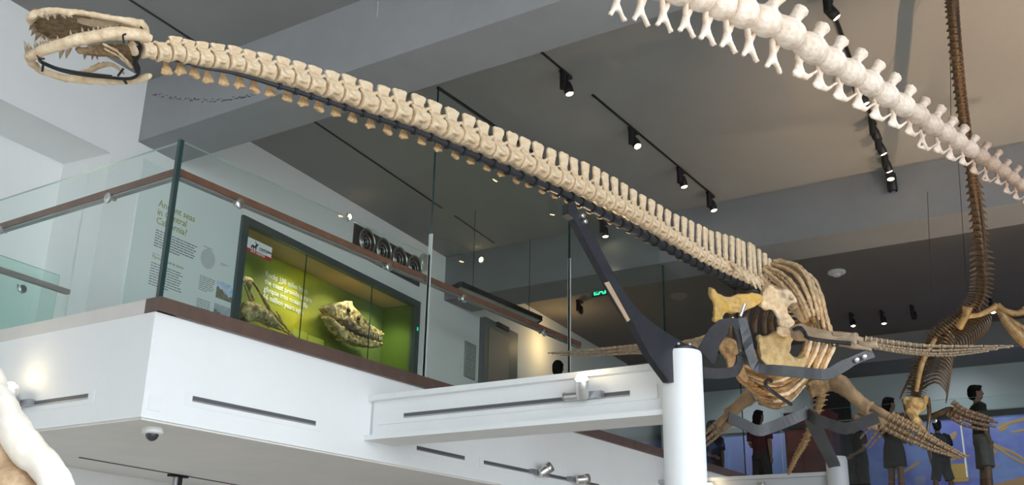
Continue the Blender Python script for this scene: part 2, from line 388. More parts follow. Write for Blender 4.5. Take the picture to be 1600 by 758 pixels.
MB().box((XB+.0045,2.985,2.895),(XB+.0105,4.86,2.905)).build('track_lip', ALU, wb)

# ---- slots and plates in the balcony fronts
def slot(a, b, n, label, name='fascia_light_slot'):
    a = V(a); b = V(b); n = V(n); d = (b-a).normalized(); o = thing(name, (a+b)/2, label, 'light slot')
    up = V((0,0,1)); M = MB()
    M.plate([a-d*.06-up*.055, b+d*.06-up*.055, b+d*.06+up*.03, a-d*.06+up*.03], n*.004).build('cover_plate', WHITE, o)
    MB().plate([a-up*.014, b-up*.014, b+up*.012, a+up*.012], n*.006).build('track', MATS['slot_dark'], o)
    MB().plate([a-up*.022, b-up*.022, b-up*.013, a-up*.013], n*.010).build('lip', ALU, o)
    return o
slot((4.26,FY,2.785),(5.37,FY,2.795),(0,-1,0),'long dark light slot in the white balcony front left of the beam')
slot((CX,5.73,2.785),(CX,6.72,2.785),(-1,0,0),'dark light slot in the shaded left side of the balcony')
slot((6.54,FY,2.775),(7.20,FY,2.775),(0,-1,0),'short grey light slot tucked under the white beam')
slot((7.49,FY,2.775),(9.6,FY,2.785),(0,-1,0),'grey light track on the balcony front holding two steel lamps')
tag(MB().box((3.935,FY-.006,2.66),(4.03,FY+.002,2.75)).build('junction_plate', WHITE), 'small square white plate near the lower balcony corner', 'cover plate')

# ---- dome camera under the balcony
P = V((4.16,5.40,ZU-.012)); d = thing('dome_camera', P, 'small white dome security camera under the balcony corner', 'camera')
MB().lathe([(.060,0),(.066,-.012),(.066,-.032),(.055,-.040)], Matrix.Translation(P), 24).build('base', mat('camera_white', (.8,.8,.78), .4), d, 40)
MB().lathe([(.040,-.036),(.040,-.05),(.033,-.068),(.018,-.080),(.003,-.084)], Matrix.Translation(P), 20).build('dome', mat('dome_dark', (.04,.04,.05), .1), d, 60)

# ---- adjustable steel uplights clipped in the slots
def uplight(name, p, along, out, aim, label, power, size=50, on=True, m=STEEL, target=None, group=None):
    """p on the slot, along = slot direction, out = away from the wall, aim = beam direction"""
    p = V(p); along = V(along).normalized(); out = V(out).normalized(); aim = V(aim).normalized()
    o = thing(name, p, label, 'spotlight', group)
    MB().bar(p-along*.07+out*.02, p+along*.05+out*.02, .05, .045).build('track_adapter', ALU, o)
    MB().tube([p+along*.05+out*.03, p+along*.20+out*.045], .028, 14).build('driver_tube', m, o, 40)
    MB().lathe([(.030,0),(.030,.008)], zframe(p+along*.20+out*.045, along), 14).build('end_cap', ALU, o, 40)
    h = p+along*.045+out*.085
    MB().tube([p+along*.03+out*.03, h, h+aim*.02], .012, 8).build('hinge', ALU, o, 40)
    hd = MB().lathe([(.018,-.035),(.036,-.028),(.043,.0),(.043,.05),(.050,.055),(.050,.10),(.046,.105),(.044,.098)], zframe(h, aim), 20)
    ho = hd.build('lamp_head', m, o, 40)
    MB().lathe([(.041,.094),(.030,.0985),(.012,.101),(.002,.102)] if on else [(.041,.092),(.03,.09),(.01,.088)], zframe(h, aim), 18).build('lens', GLOWW if on else MATS['dome_dark'], ho, 60)
    if on: MB().ball(h+aim*.105, (.037,.037,.037), seg=16, ring=10).build('bulb', GLOWW, ho, 80)
    if on: spot(name+'_light', h+aim*.16, h+aim*3 if target is None else target, power, size)
    return o
uplight('uplight_lamp', (XB,3.24,2.918), (0,1,0), (-1,0,0), (-.50,-.22,.84), 'lit steel uplight glowing on the white beam', 45, 50, target=(5.2,2.75,4.0))
uplight('uplight_lamp', (CX,6.36,2.785), (0,1,0), (-1,0,0), (-.50,-.25,.84), 'lit steel uplight glowing on the left side of the balcony', 30, 60, target=(3.0,6.0,6.35))
uplight('uplight_lamp', (8.30,FY,2.775), (1,0,0), (0,-1,0), (.65,-.55,.62), 'unlit steel lamp tilted up on the track below the white beam', 0, on=False)
uplight('uplight_lamp', (9.00,FY,2.78), (1,0,0), (0,-1,0), (.75,-.5,.15), 'unlit steel lamp nearest the column on the lower track', 0, on=False)
# short pendant under the balcony
P = V((5.97,7.33,ZU-.014)); t = thing('soffit_lamp', P, 'small dark lamp hanging below the balcony underside at the bottom edge', 'spotlight')
MB().box((P.x-.09,P.y-.03,P.z-.02),(P.x+.09,P.y+.03,P.z)).build('mount', BLACK, t)
MB().tube([P-V((.02,0,.02)), P-V((.02,0,.16))], .022, 12).build('driver_tube', ALU, t, 40)
MB().tube([P-V((-.03,0,.02)), P-V((-.03,0,.16))], .018, 12).build('arm', BLACK, t, 40)
MB().lathe([(.03,0),(.045,.03),(.045,.13)], zframe(P+V((.05,0,-.14)), (.5,0,-.8)), 16).build('lamp_head', STEEL, t, 40)

# ================================================================ wall panel with the text "Ancient seas in Central California?"
tp = thing('text_panel', wp(2.4, 4.4), 'pale mint wall panel with green heading Ancient seas in Central California?', 'wall panel')
wbox(1.66, 3.10, 3.75, 5.56, -.012, 0).build('board', mat('panel_mint', (.74,.80,.78), .5), tp)
OLIVE = mat('print_olive', (.33,.33,.08), .6); GREYP = mat('print_grey', (.20,.21,.21), .6); TAN = mat('print_tan', (.45,.42,.22), .6)
letters('heading', 'Ancient seas\nin Central\nCalifornia?', wall_text(1.915, 5.165, .014), .098, OLIVE, tp, space=.90)
letters('subheading', 'Marine life set in stone', wall_text(1.93, 4.645, .014), .045, TAN, tp)
mb = MB(); rr = random.Random(3)
def lines(s0, s1, z0, n, pitch, h, ragged=.08):
    for k in range(n):
        e = s1-rr.random()*ragged*(s1-s0)-(.4*(s1-s0) if k == n-1 else 0); x = s0
        while x < e-.02:
            wlen = min(.02+rr.random()*.045, e-x)
            wbox(x, x+wlen, z0-k*pitch-h, z0-k*pitch, -.0135, -.011, mb=mb); x += wlen+.008
lines(1.93, 2.50, 4.93, 7, .026, .011); lines(1.93, 2.36, 4.60, 9, .026, .009); lines(1.93, 2.26, 4.69, 1, .02, .004)
lines(2.58, 2.80, 4.66, 8, .020, .007); lines(2.58, 2.78, 4.42, 8, .020, .007); lines(2.58, 2.85, 4.97, 1, .02, .006); lines(2.85, 2.97, 4.87, 2, .016, .005)
tx = mb.build('text_lines', GREYP, tp); tx['kind'] = 'stuff'
gl = MB().lathe([(.104,.011),(.104,.0135)], Matrix.Translation(wp(2.66,4.855)) @ WN.to_track_quat('Z','Y').to_matrix().to_4x4(), 32).build('globe_print', mat('print_globe', (.56,.60,.60), .6, noise_scale=14, noise_amt=.06), tp)
def photo(s0, s1, z0, z1, sky, hill, tone):
    f = wbox(s0, s1, z0, z1, -.016, -.011).build('photo_print', sky, tp)
    n = 14; pts = [wp(s0, z0, .0165)]+[]
    top = [wp(s0+(s1-s0)*k/n, z0+(z1-z0)*(.45+.18*math.sin(1.2+k*.33)+.05*math.sin(k*1.7)), .0165) for k in range(n+1)]
    MB().plate([wp(s1, z0, .0165), wp(s0, z0, .0165)]+top, WN*.001).build('hills_print', hill, f)
    return f
photo(2.83, 3.085, 4.495, 4.675, mat('print_sky', (.20,.42,.72), .5, noise_scale=9, col2=(.8,.85,.9)), mat('print_hills', (.30,.26,.18), .6, noise_scale=25, noise_amt=.4), 0)
photo(2.83, 3.085, 4.25, 4.435, mat('print_sky_grey', (.55,.60,.64), .5, noise_scale=9, noise_amt=.3), mat('print_hills_grey', (.22,.23,.24), .6, noise_scale=25, noise_amt=.5), 0)

# ================================================================ green display case sunk into the wall
dc = thing('display_case', wp(4.9, DZ0), 'wide green lit display case in the wall behind the low glass balustrade', 'display case')
gm = bpy.data.materials.new('print_green'); gm.use_nodes = True; nt = gm.node_tree; pb = nt.nodes['Principled BSDF']; pb.inputs['Roughness'].default_value = .5
tc = nt.nodes.new('ShaderNodeTexCoord'); sx = nt.nodes.new('ShaderNodeSeparateXYZ'); nt.links.new(tc.outputs['Generated'], sx.inputs[0])
cr = nt.nodes.new('ShaderNodeValToRGB'); nt.links.new(sx.outputs[0], cr.inputs[0])
els = [(0., (.045,.10,.012)), (.18, (.10,.19,.015)), (.36, (.50,.50,.008)), (.46, (.78,.68,.006)), (.58, (.36,.40,.010)), (.75, (.13,.20,.018)), (1., (.12,.19,.025))]
cr.color_ramp.elements[0].position = 0; cr.color_ramp.elements[0].color = (*els[0][1],1); cr.color_ramp.elements[1].position = 1; cr.color_ramp.elements[1].color = (*els[-1][1],1)
for q, cc in els[1:-1]:
    e = cr.color_ramp.elements.new(q); e.color = (*cc,1)
nn = nt.nodes.new('ShaderNodeTexNoise'); nn.inputs['Scale'].default_value = 3; nt.links.new(tc.outputs['Object'], nn.inputs[0])
mxx = nt.nodes.new('ShaderNodeMix'); mxx.data_type = 'RGBA'; mxx.blend_type = 'MULTIPLY'; mxx.inputs[0].default_value = .5
nt.links.new(cr.outputs[0], mxx.inputs[6]); nt.links.new(nn.outputs['Fac'], mxx.inputs[7])
br = nt.nodes.new('ShaderNodeBrightContrast'); br.inputs[1].default_value = .03; nt.links.new(mxx.outputs[2], br.inputs[0]); nt.links.new(br.outputs[0], pb.inputs['Base Color'])
TANC = mat('case_tan', (.52,.38,.20), .7); GREENP = mat('case_green_side', (.10,.17,.02), .6)
bk = MB().box((DS0-.1,DD,DZ0-.1),(DS1+.1,DD+.03,DZ1+.1)).build('backdrop', gm, dc); bk.matrix_basis = WFR @ bk.matrix_basis; WM[bk.name] = bk.matrix_basis.copy()
wbox(DS0-.0, DS1+.0, DZ1-.012, DZ1+.05, .031, DD).build('top_panel', TANC, dc)
wbox(DS0-.08, DS1+.08, DZ0-.05, DZ0, .02, DD).build('base_panel', GREENP, dc)
wbox(DS0-.06, DS0+.012, DZ0, DZ1, .031, DD).build('side_panel', GREENP, dc); wbox(DS1-.012, DS1+.06, DZ0, DZ1, .031, DD).build('side_panel', GREENP, dc)
FRM = mat('case_frame', (.10,.135,.135), .4, .5)
wbox(DS0-.07, DS1+.07, DZ1-.05, DZ1+.035, -.05, .03).build('frame_top', FRM, dc)
wbox(DS0-.07, DS0+.03, DZ0, DZ1-.05, -.05, .03).build('frame_side', FRM, dc); wbox(DS1-.04, DS1+.07, DZ0, DZ1-.05, -.05, .03).build('frame_side', FRM, dc)
wbox(DS0-.07, DS1+.07, DZ0-.05, DZ0, -.05, .03).build('frame_bottom', FRM, dc)
wbox(DS1+.005, DS1+.03, 5.06, 5.11, -.056, -.049).build('lock_light', mat('lock_green', (.02,.5,.2), emit=.8, ecol=(.02,.6,.25)), dc)
for s0, s1 in ((DS0+.03, 4.22), (4.225, 5.58), (5.585, DS1-.04)):
    mb = wbox(s0, s1, DZ0, DZ1-.05, -.02, -.008); mb.m = [1,1,0,1,0,1]; mb.build('glass_pane', [GLASSD, GEDGE], dc)
WHP = mat('print_white', (.85,.86,.80), .6)
letters('display_text', 'Rocks 100 miles from\nthe coast provide a rare\nglimpse into ocean life\n66 million years ago.', wall_text(4.13, 5.165, -DD+.006), .092, WHP, dc, space=.98, offset=.0022)
CARD = mat('case_card', (.62,.62,.10), .6)
wbox(4.62, 4.90, 4.45, 4.65, DD-.09, DD-.075).build('caption_card', CARD, dc); wbox(4.94, 5.24, 4.45, 4.64, DD-.09, DD-.075).build('caption_card', CARD, dc)
# sign hung behind the case glass
sg = thing('california_sign', wp(3.35, 5.2, .03), 'white sign with bear emblem, CALIFORNIA lettering and a red strip', 'sign')
wbox(3.17, 3.595, 5.15, 5.268, -.03, -.022).build('board', mat('sign_white', (.86,.88,.88), .5), sg)
wbox(3.165, 3.595, 5.108, 5.15, -.031, -.022).build('red_strip', mat('sign_red', (.50,.035,.035), .5), sg)
letters('sign_text', 'CALIFORNIA', wall_text(3.385, 5.185, .033), .036, mat('print_black', (.03,.04,.05), .6), sg); letters('strip_text', 'NOT ASSISTED', wall_text(3.25, 5.117, .034), .036, WHP, sg)
wbox(3.39, 3.52, 5.172, 5.176, -.032, -.029).build('rule_line', MATS['print_black'], sg)
bear = [(3.31,5.05),(3.32,5.13),(3.36,5.155),(3.43,5.14),(3.46,5.19),(3.43,5.25),(3.42,5.27),(3.46,5.24),(3.48,5.21),(3.55,5.235),(3.51,5.18),(3.485,5.14),(3.475,5.05),(3.455,5.05),(3.45,5.10),(3.41,5.10),(3.40,5.05),(3.38,5.05),(3.375,5.105),(3.345,5.10),(3.33,5.05)]
MB().plate([wp(3.25+(a-3.31)*.52, 5.155+(z-5.05)*.46, .031) for a, z in bear], WN*.002).build('bear_emblem', MATS['print_black'], sg)

# ---- speaker/air panel with four rings, and the white disc beside it
vp = thing('vent_panel', wp(5.9, 5.7), 'dark panel of four round silver rimmed air nozzles on the wall', 'air vent')
DKP = mat('vent_dark', (.035,.04,.042), .5)
wbox(5.11, 6.70, 5.70, 6.085, -.02, 0).build('back_panel', DKP, vp)
for k in range(4):
    Mx = Matrix.Translation(wp(5.33+k*.385, 5.90, .02)) @ WN.to_track_quat('Z','Y').to_matrix().to_4x4()
    r = MB()
    for ro, h in ((.165,.05),(.10,.03),(.055,.02)):
        r.tube([Mx @ V((ro*math.cos(a*PI/16), ro*math.sin(a*PI/16), h)) for a in range(33)], .014 if ro > .15 else .008, 6, cap=False)
    rn = r.build('nozzle_ring', mat('ring_silver', (.45,.46,.46), .3, .9), vp, 60)
    MB().lathe([(.035,.0),(.03,.03),(.005,.035)], Mx, 14).build('nozzle_hub', DKP, rn, 60)
tag(MB().lathe([(.115,0),(.125,.01),(.125,.05),(.115,.06)], Matrix.Translation(wp(6.80, 6.08)) @ WN.to_track_quat('Z','Y').to_matrix().to_4x4(), 32).build('wall_disc', mat('disc_white', (.62,.63,.62), .3, .6), None, 40), 'round pale disc on the wall beside the four air nozzles', 'wall disc')

# ---- lamps inside the case
for q in (3.6, 4.5, 5.4, 6.25):
    spot('case_light', wp(q, DZ1-.06, -.05), wp(q, DZ1-1.0, -.42), {3.6: 16, 4.5: 24, 5.4: 24, 6.25: 34}[q], 120, 1, (1,.86,.6), .05)
# ---- fossils shown in the case
def wtr(q, off): return onw(q[0], q[1], off)
FOS = mat('fossil_gold', (.78,.60,.30), .65, noise_scale=16, col2=(.16,.10,.05), bump=.5, bscale=40)
fs = thing('fossil_skull', wp(5.3, 4.3, -.3), 'brown and gold fossil skull with toothed jaws in the green display case', 'fossil')
def wpoly(name, pts, off, th, m, par, seed, vox=.012, disp=.015):
    return org(MB().plate([wtr(q, off) for q in pts], -WN*th), name, m, par, vox, smooth=3, disp=disp, dscale=.06, seed=seed)
wpoly('cranium', [(512,481),(519,475),(530,476),(538,472),(549,470),(553,478),(561,486),(571,498),(583,509),(598,518),(602,523),(594,525),(580,521),(566,515),(556,509),(547,503),(538,499),(526,497),(518,489)], -.18, .16, FOS, fs, 1)
wpoly('cheek_bone', [(538,499),(544,494),(556,505),(568,514),(580,522),(578,528),(562,522),(548,514),(540,508)], -.15, .10, mat('fossil_dark', (.30,.22,.15), .6, noise_scale=14, col2=(.12,.08,.05), bump=.5, bscale=40), fs, 2)
wpoly('lower_jaw', [(514,494),(519,495),(528,503),(538,511),(548,519),(560,524),(572,528),(586,533),(599,536),(600,540),(588,543),(566,540),(548,533),(540,531),(532,520),(521,506)], -.16, .14, FOS, fs, 3)
wpoly('jaw_gap_shade', [(530,500),(545,508),(560,518),(585,526),(598,528),(598,534),(580,531),(560,524),(545,516),(532,506)], -.26, .05, MATS['fossil_dark'], fs, 7)  # dark plate standing for the shade between the jaws
for q in ((545,484),(560,497)): org(MB().ball(wtr(q,-.17), (.035,.02,.03), WFR), 'eye_socket_shade', mat('socket_shade', (.05,.035,.02), .8), fs, .008, smooth=1, disp=.006, dscale=.03)  # dark balls standing for the shade in the eye hollows
for k in range(9):
    x = 566+k*3.8; a = wtr((x, 516+k*1.2+.004*k), -.15); tooth_ = MB().tube([a, wtr((x+.6, 522+k*1.3), -.15)], [.012,.003], 6).build('tooth', MATS['bone_tooth'] if 'bone_tooth' in MATS else mat('bone_tooth', (.75,.68,.52), .5), fs, 60)
ff = thing('fossil_bones', wp(3.6, 4.2, -.3), 'gold fossil branching bones at the left end of the green display case', 'fossil')
def fb(name, pts, r, m=FOS): return org(MB().tube(spline([wtr(q, o_) for *q, o_ in pts], 12), [interp([j/(len(r)-1) for j in range(len(r))], r, k/11) for k in range(12)], 9), name, m, ff, .010, smooth=2, disp=.010, dscale=.05, seed=len(pts))
fb('skull_block', [(381,500,-.2),(392,488,-.2),(405,490,-.2),(420,500,-.2),(434,510,-.2)], [.05,.11,.09,.08,.03]); fb('skull_block', [(378,490,-.22),(386,480,-.22),(398,478,-.22)], [.03,.07,.03])
fb('joint_bone', [(376,440,-.2),(385,437,-.2),(393,440,-.2)], [.02,.04,.03]); fb('joint_bone', [(388,440,-.2),(392,455,-.2),(397,470,-.2)], [.03,.02,.02])
for k, p in enumerate([[(382,445,-.25),(392,470,-.25),(408,495,-.25)],[(386,430,-.28),(402,450,-.28),(412,470,-.28),(422,490,-.28)],[(396,440,-.26),(412,466,-.26),(430,500,-.26),(444,516,-.26)],[(405,455,-.24),(424,486,-.24),(440,505,-.24),(462,528,-.24)],[(432,486,-.24),(440,502,-.24),(452,520,-.24)],[(418,510,-.2),(440,515,-.2),(462,529,-.2)]]):
    fb('rib', p, [.010,.016,.014,.008], mat('fossil_rib', (.22,.15,.08), .55, noise_scale=14, col2=(.45,.32,.14)))
# ================================================================ LONG-NECKED MARINE REPTILE SKELETON (hangs level along the balcony)
BONE = mat('bone_cream', (.78,.63,.44), .65, noise_scale=22, col2=(.60,.42,.25), bump=.35, bscale=70)
BONEW = mat('bone_pale', (.82,.73,.64), .65, noise_scale=11, col2=(.56,.42,.31), bump=.4, bscale=60)
BONET = mat('bone_tan', (.46,.29,.13), .6, noise_scale=18, col2=(.17,.09,.035), bump=.4, bscale=60)
BONEO = mat('bone_uplit_orange', (.70,.42,.07), .6, noise_scale=14, col2=(.50,.33,.16), bump=.4, bscale=60)  # warm uplight on the clavicle is put into this orange
BONEB = mat('bone_brown', (.22,.13,.07), .55, noise_scale=16, col2=(.10,.06,.03), bump=.4, bscale=50)
TOOTH = mat('tooth_enamel', (.24,.17,.11), .35, noise_scale=40, col2=(.50,.40,.28))
def tneck(px): s = (px-232)/(1189-232); return 1/((1-s)/4.3+s/7.6)
NECK = [(232,81),(254,84),(276,84),(297,89),(319,93),(343,96),(368,100),(391,107),(416,112),(443,119),(468,126),(492,134),(519,143),(545,151),(573,161),(599,169),(625,177),(653,186),(679,196),(705,207),(730,217),(755,228),(777,238),(800,246),(820,255),(841,264),(861,274),(880,282),(898,290),(914,297),(931,305),(946,313),(961,320),(976,327),(990,335),(1004,343),(1017,351),(1030,359),(1043,367),(1056,375),(1068,383),(1080,391),(1091,398),(1102,404),(1113,410),(1124,415),(1134,420),(1144,425),(1154,430),(1163,435),(1172,440),(1181,444),(1189,448),(1197,451),(1205,455)]
SX = [232,254,276,343,443,541,596,648,759,819,874,924,955,1000,1056,1073,1109,1147,1181,1205]
SY = [12,16,27,28,30,33,36,38,39,41,44,45,44,40,41,48,50,57,63,52]
NP = [dep(x, y, tneck(x)) for x, y in NECK]
SK = thing('marine_reptile_skeleton', (7.4,2.5,3.2), 'cream skeleton of a long-necked marine reptile with open toothed jaws and four paddles', 'skeleton')
def vertebra(L, r, H, sw, th, seed, rib=True):
    """local frame: x along the spine, y sideways, z up; centrum centred on the origin; H = height of the spine top"""
    R = random.Random(seed); mb = MB(); X = Matrix.Rotation(PI/2, 4, 'Y')
    mb.lathe([(r*.80,-L*.45),(r*1.04,-L*.40),(r*.98,-L*.33),(r*.78,-L*.08),(r*.76,L*.08),(r*.98,L*.33),(r*1.04,L*.40),(r*.80,L*.45)], X, 16)
    mb.box((-L*.29,-r*.50,r*.3),(L*.29,r*.50,r*1.20))                                   # neural arch
    lean = R.uniform(-.06,.06)*L
    z0, z1 = r*1.0, H; w0, w1 = sw*.40, sw*(.50+R.uniform(-.04,.04)); n = 5
    poly = [(-w0,z0),(w0,z0),(w0*.88,z0+(z1-z0)*.35),(w1*.95+lean,z0+(z1-z0)*.8),(w1+lean,z1-L*.03),(w1*.6+lean,z1+L*.03),(-w1*.6+lean,z1+L*.03),(-w1+lean,z1-L*.03),(-w1*.95+lean,z0+(z1-z0)*.8),(-w0*.88,z0+(z1-z0)*.35)]
    mb.plate([(x,-th/2,z) for x, z in poly], (0,th,0))
    for sy in (-1, 1):                                                                  # joint processes and rib facets
        mb.ball((L*.46,sy*r*.50,r*1.30), (L*.17,r*.20,r*.22)); mb.ball((-L*.44,sy*r*.50,r*1.08), (L*.13,r*.22,r*.18))
        mb.ball((0,sy*r*.82,-r*.28), (L*.26,r*.25,r*.3))
    return mb
for i, P in enumerate(NP):
    a = NP[max(i-1,0)]; b = NP[min(i+1,len(NP)-1)]; L = (b-a).length/(2 if 0 < i < len(NP)-1 else 1); px = NECK[i][0]; t = tneck(px)
    H = interp(SX, SY, px)/FPX*t/.96; r = interp([232,254,343,600,900,1100,1205],[13,15,14,16.5,15,12,12], px)/FPX*t*.92
    sw = L*interp([232,276,600,800,950,1205],[.3,1.0,.84,.80,.74,.62], px)
    mb = vertebra(L, r, H, sw, r*.40, i)
    me = organic(mb, 'vertebra', BONE, L/17, smooth=2, disp=L*.03, dscale=L*.22, seed=i)
    M = frame(P, b-a); M = M @ Matrix.Rotation(random.uniform(-.04,.04), 4, 'X')
    put('vertebra', me, M, SK)
# cervical ribs: short hatchet shaped stubs hanging below the carrying pipe
PIPE = [(296,101),(319,107),(368,115),(443,137),(519,161),(599,188.5),(653,206),(700,226.5),(755,249),(800,269),(850,290),(890,307),(944.6,336),(992,360.6),(1037,384.6),(1092,414),(1133,434),(1167,448),(1190,458)]
def pipey(x): return interp([p[0] for p in PIPE],[p[1] for p in PIPE], x)
ribs = []
for v in range(4):
    mb = MB(); R = random.Random(v+50)
    mb.tube([(0,0,.9),(0,0,.35),(.05*R.uniform(-1,1),0,-.15),(.1*R.uniform(-1,1),0,-.55),(0,0,-.72)], [.34,.36,.62,.74,.42], 12, flat=.40, up=(0,1,0))
    ribs.append(organic(mb, 'cervical_rib', mat('bone_rib', (.60,.40,.21), .65, noise_scale=4, col2=(.42,.26,.12), bump=.3, bscale=12), .07, smooth=3, disp=.05, dscale=.3, seed=v))
for i in range(1, 40):
    px, py = NECK[i]; x = px+6; t = tneck(x)+.05
    drop = interp([254,343,443,599,700,850,960,1100],[24,22,18,18,15,11,7,5], px)
    base = py+10 if px < 300 else pipey(x)
    sc = interp([254,443,599,850,960,1100],[14,14,13,10,8,7], px)/FPX*t
    M = frame(dep(x, base+drop*.55, t), NP[i+1]-NP[i-1]) @ Matrix.Scale(sc*1.05, 4)
    put('cervical_rib', ribs[i % 4], M, SK)

# ---------------------------------------------------------------- skull with open jaws
def px3(pts): return [dep(x, y, t) for x, y, t in pts]
sk = MB()
near = px3([(46,27,4.12),(58,19,4.10),(80,16,4.09),(105,18,4.10),(135,21,4.12),(170,28,4.15),(205,34,4.19),(222,41,4.22)])
sk.tube(spline(near, 16), [.016,.016,.014,.013,.013,.013,.013,.013,.013,.013,.013,.014,.016,.02,.022,.018], 10)
far = px3([(46,27,4.12),(50,40,4.22),(60,54,4.32),(84,62,4.38),(125,60,4.42),(175,54,4.42),(208,54,4.40)])
sk.tube(spline(far, 16), [.016,.014]+[.010]*14, 10)
sk.ball(dep(50,28,4.14), (.018,.018,.016)); sk.ball(dep(218,39,4.22), (.026,.026,.026))
for q in ((48,27),(56,24),(66,22),(75,20),(85,20),(98,20),(108,21)): sk.ball(dep(*q,4.10), (.014,.014,.016))
sk.tube(spline(px3([(120,30,4.22),(165,36,4.25),(205,42,4.27),(228,48,4.30)]), 8), [.02,.03,.034,.035,.036,.034,.03,.02], 10, flat=.6)
sk.tube(px3([(205,36,4.2),(222,42,4.24),(226,50,4.28),(218,60,4.31)]), [.02,.026,.024,.018], 10)
sk.tube(px3([(208,52,4.40),(218,66,4.36),(216,85,4.34)]), [.018,.02,.014], 8)
cr = org(sk, 'cranium', BONE, SK, .0065, smooth=3, disp=.004, dscale=.03, seed=2)
# palate, a rough brown plate between the tooth rows
pal = MB(); N = 14; nr = spline(near, N); fr_ = spline(far, N); up3 = V((0,0,.012))
for k in range(N-1):
    a0, a1, b0, b1 = nr[k], nr[k+1], fr_[k], fr_[k+1]; m0 = (a0+b0)/2+V((0,0,.03)); m1 = (a1+b1)/2+V((0,0,.03))
    for q in ((a0,a1,m1,m0), (m0,m1,b1,b0)): pal.plate(q, up3)
PALM = mat('bone_palate', (.36,.25,.13), .7, noise_scale=30, col2=(.15,.09,.045), bump=.6, bscale=60)
org(pal, 'palate', PALM, SK, .008, smooth=2, disp=.006, dscale=.025, seed=9)
lj = MB()
rn = px3([(45,91,4.13),(52,86,4.10),(75,76,4.07),(110,65,4.06),(150,57,4.07),(185,52,4.09),(215,54,4.12),(236,60,4.16)])
lj.tube(spline(rn, 20), [.014,.017,.020,.021,.022,.022,.023,.023,.024,.024,.025,.025,.026,.026,.027,.026,.025,.025,.024,.016], 12, flat=1.05)
rf = px3([(45,91,4.13),(52,101,4.20),(70,113,4.28),(105,122,4.34),(150,126,4.38),(190,127,4.40),(218,124,4.40),(236,118,4.38)])
lj.tube(spline(rf, 20), [.014,.017,.017,.016,.015,.014,.014,.015,.016,.017,.018,.018,.017,.016,.016,.016,.017,.018,.017,.010], 12)
lj.tube(spline(px3([(110,115,4.33),(140,110,4.36),(160,102,4.38),(178,102,4.39),(195,116,4.40)]), 8), [.008,.016,.022,.024,.024,.02,.016,.01], 8, flat=.4)
lj.ball(dep(47,89,4.13), (.024,.024,.02))
org(lj, 'lower_jaw', BONE, SK, .006, smooth=3, disp=.004, dscale=.03, seed=4)
st = MB()
mx_ = [(114,76),(124,82),(133,86),(150,87),(165,86),(180,88),(195,92),(205,100),(213,106),(217,92),(216,76),(190,66),(150,68)]
st.plate([dep(x, y, 4.24+(y-70)*.0035) for x, y in mx_], _f*.02)
for pts, r in ((((205,62,4.26),(206,80,4.30),(212,100,4.36)), .014), (((120,80,4.26),(150,84,4.28),(185,86,4.30)), .012)): st.tube(spline(px3(pts), 6), r, 8)
org(st, 'upper_palate', PALM, SK, .006, smooth=2, disp=.008, dscale=.022)
for pts, r in ((((160,68,4.22),(185,82,4.26),(207,105,4.33)), .006), (((163,76,4.23),(188,90,4.28),(206,107,4.34)), .005), (((206,68,4.2),(209,76,4.22),(212,84,4.25)), .016)):
    org(MB().tube(spline(px3(pts), 8), r, 8), 'palate_strut', BONE, SK, .004, smooth=1, disp=.003, dscale=.02)
def tooth(p, tip, r): return MB().tube([p, V(p).lerp(V(tip), .5)+V((0,0,.002)), tip], [r, r*.75, r*.12], 7)
TEETH = [((60,24),(58,29),4.10,.009),((72,22),(75,30),4.09,.009),((84,22),(86,28),4.09,.008),((98,23),(102,28),4.10,.009),((108,23),(112,27),4.10,.008),
 ((53,36),(47,45),4.2,.008),((56,45),(50,54),4.24,.008),((62,51),(56,62),4.28,.009),((72,56),(69,61),4.33,.008),((92,58),(90,62),4.36,.007),
 ((44,84),(39,68),4.12,.008),((48,82),(45,70),4.11,.008),((58,78),(55,65),4.09,.008),((67,75),(64,60),4.08,.008),((75,73),(72,60),4.08,.007),((92,69),(90,58),4.07,.006),((112,62),(110,50),4.06,.006),((122,60),(120,52),4.06,.006),
 ((130,57),(128,45),4.06,.005),((140,55),(138,46),4.07,.005),((147,54),(146,44),4.07,.005),((154,54),(153,42),4.07,.005),((160,53),(159,43),4.08,.005),((166,52),(165,42),4.08,.005),((172,52),(172,41),4.09,.005),
 ((97,76),(94,89),4.28,.009),((108,74),(104,88),4.28,.010),((133,82),(132,91),4.3,.007),((145,84),(144,92),4.3,.006),((151,84),(152,92),4.3,.006),((143,110),(142,104),4.37,.004),((155,104),(154,98),4.38,.004),((162,102),(161,97),4.38,.004),((170,101),(169,97),4.38,.004)]
for a, b, t, r in TEETH: tooth(dep(*a, t), dep(a[0]+(b[0]-a[0])*1.25, a[1]+(b[1]-a[1])*1.25, t), r*1.3).build('tooth', TOOTH, SK, 60)

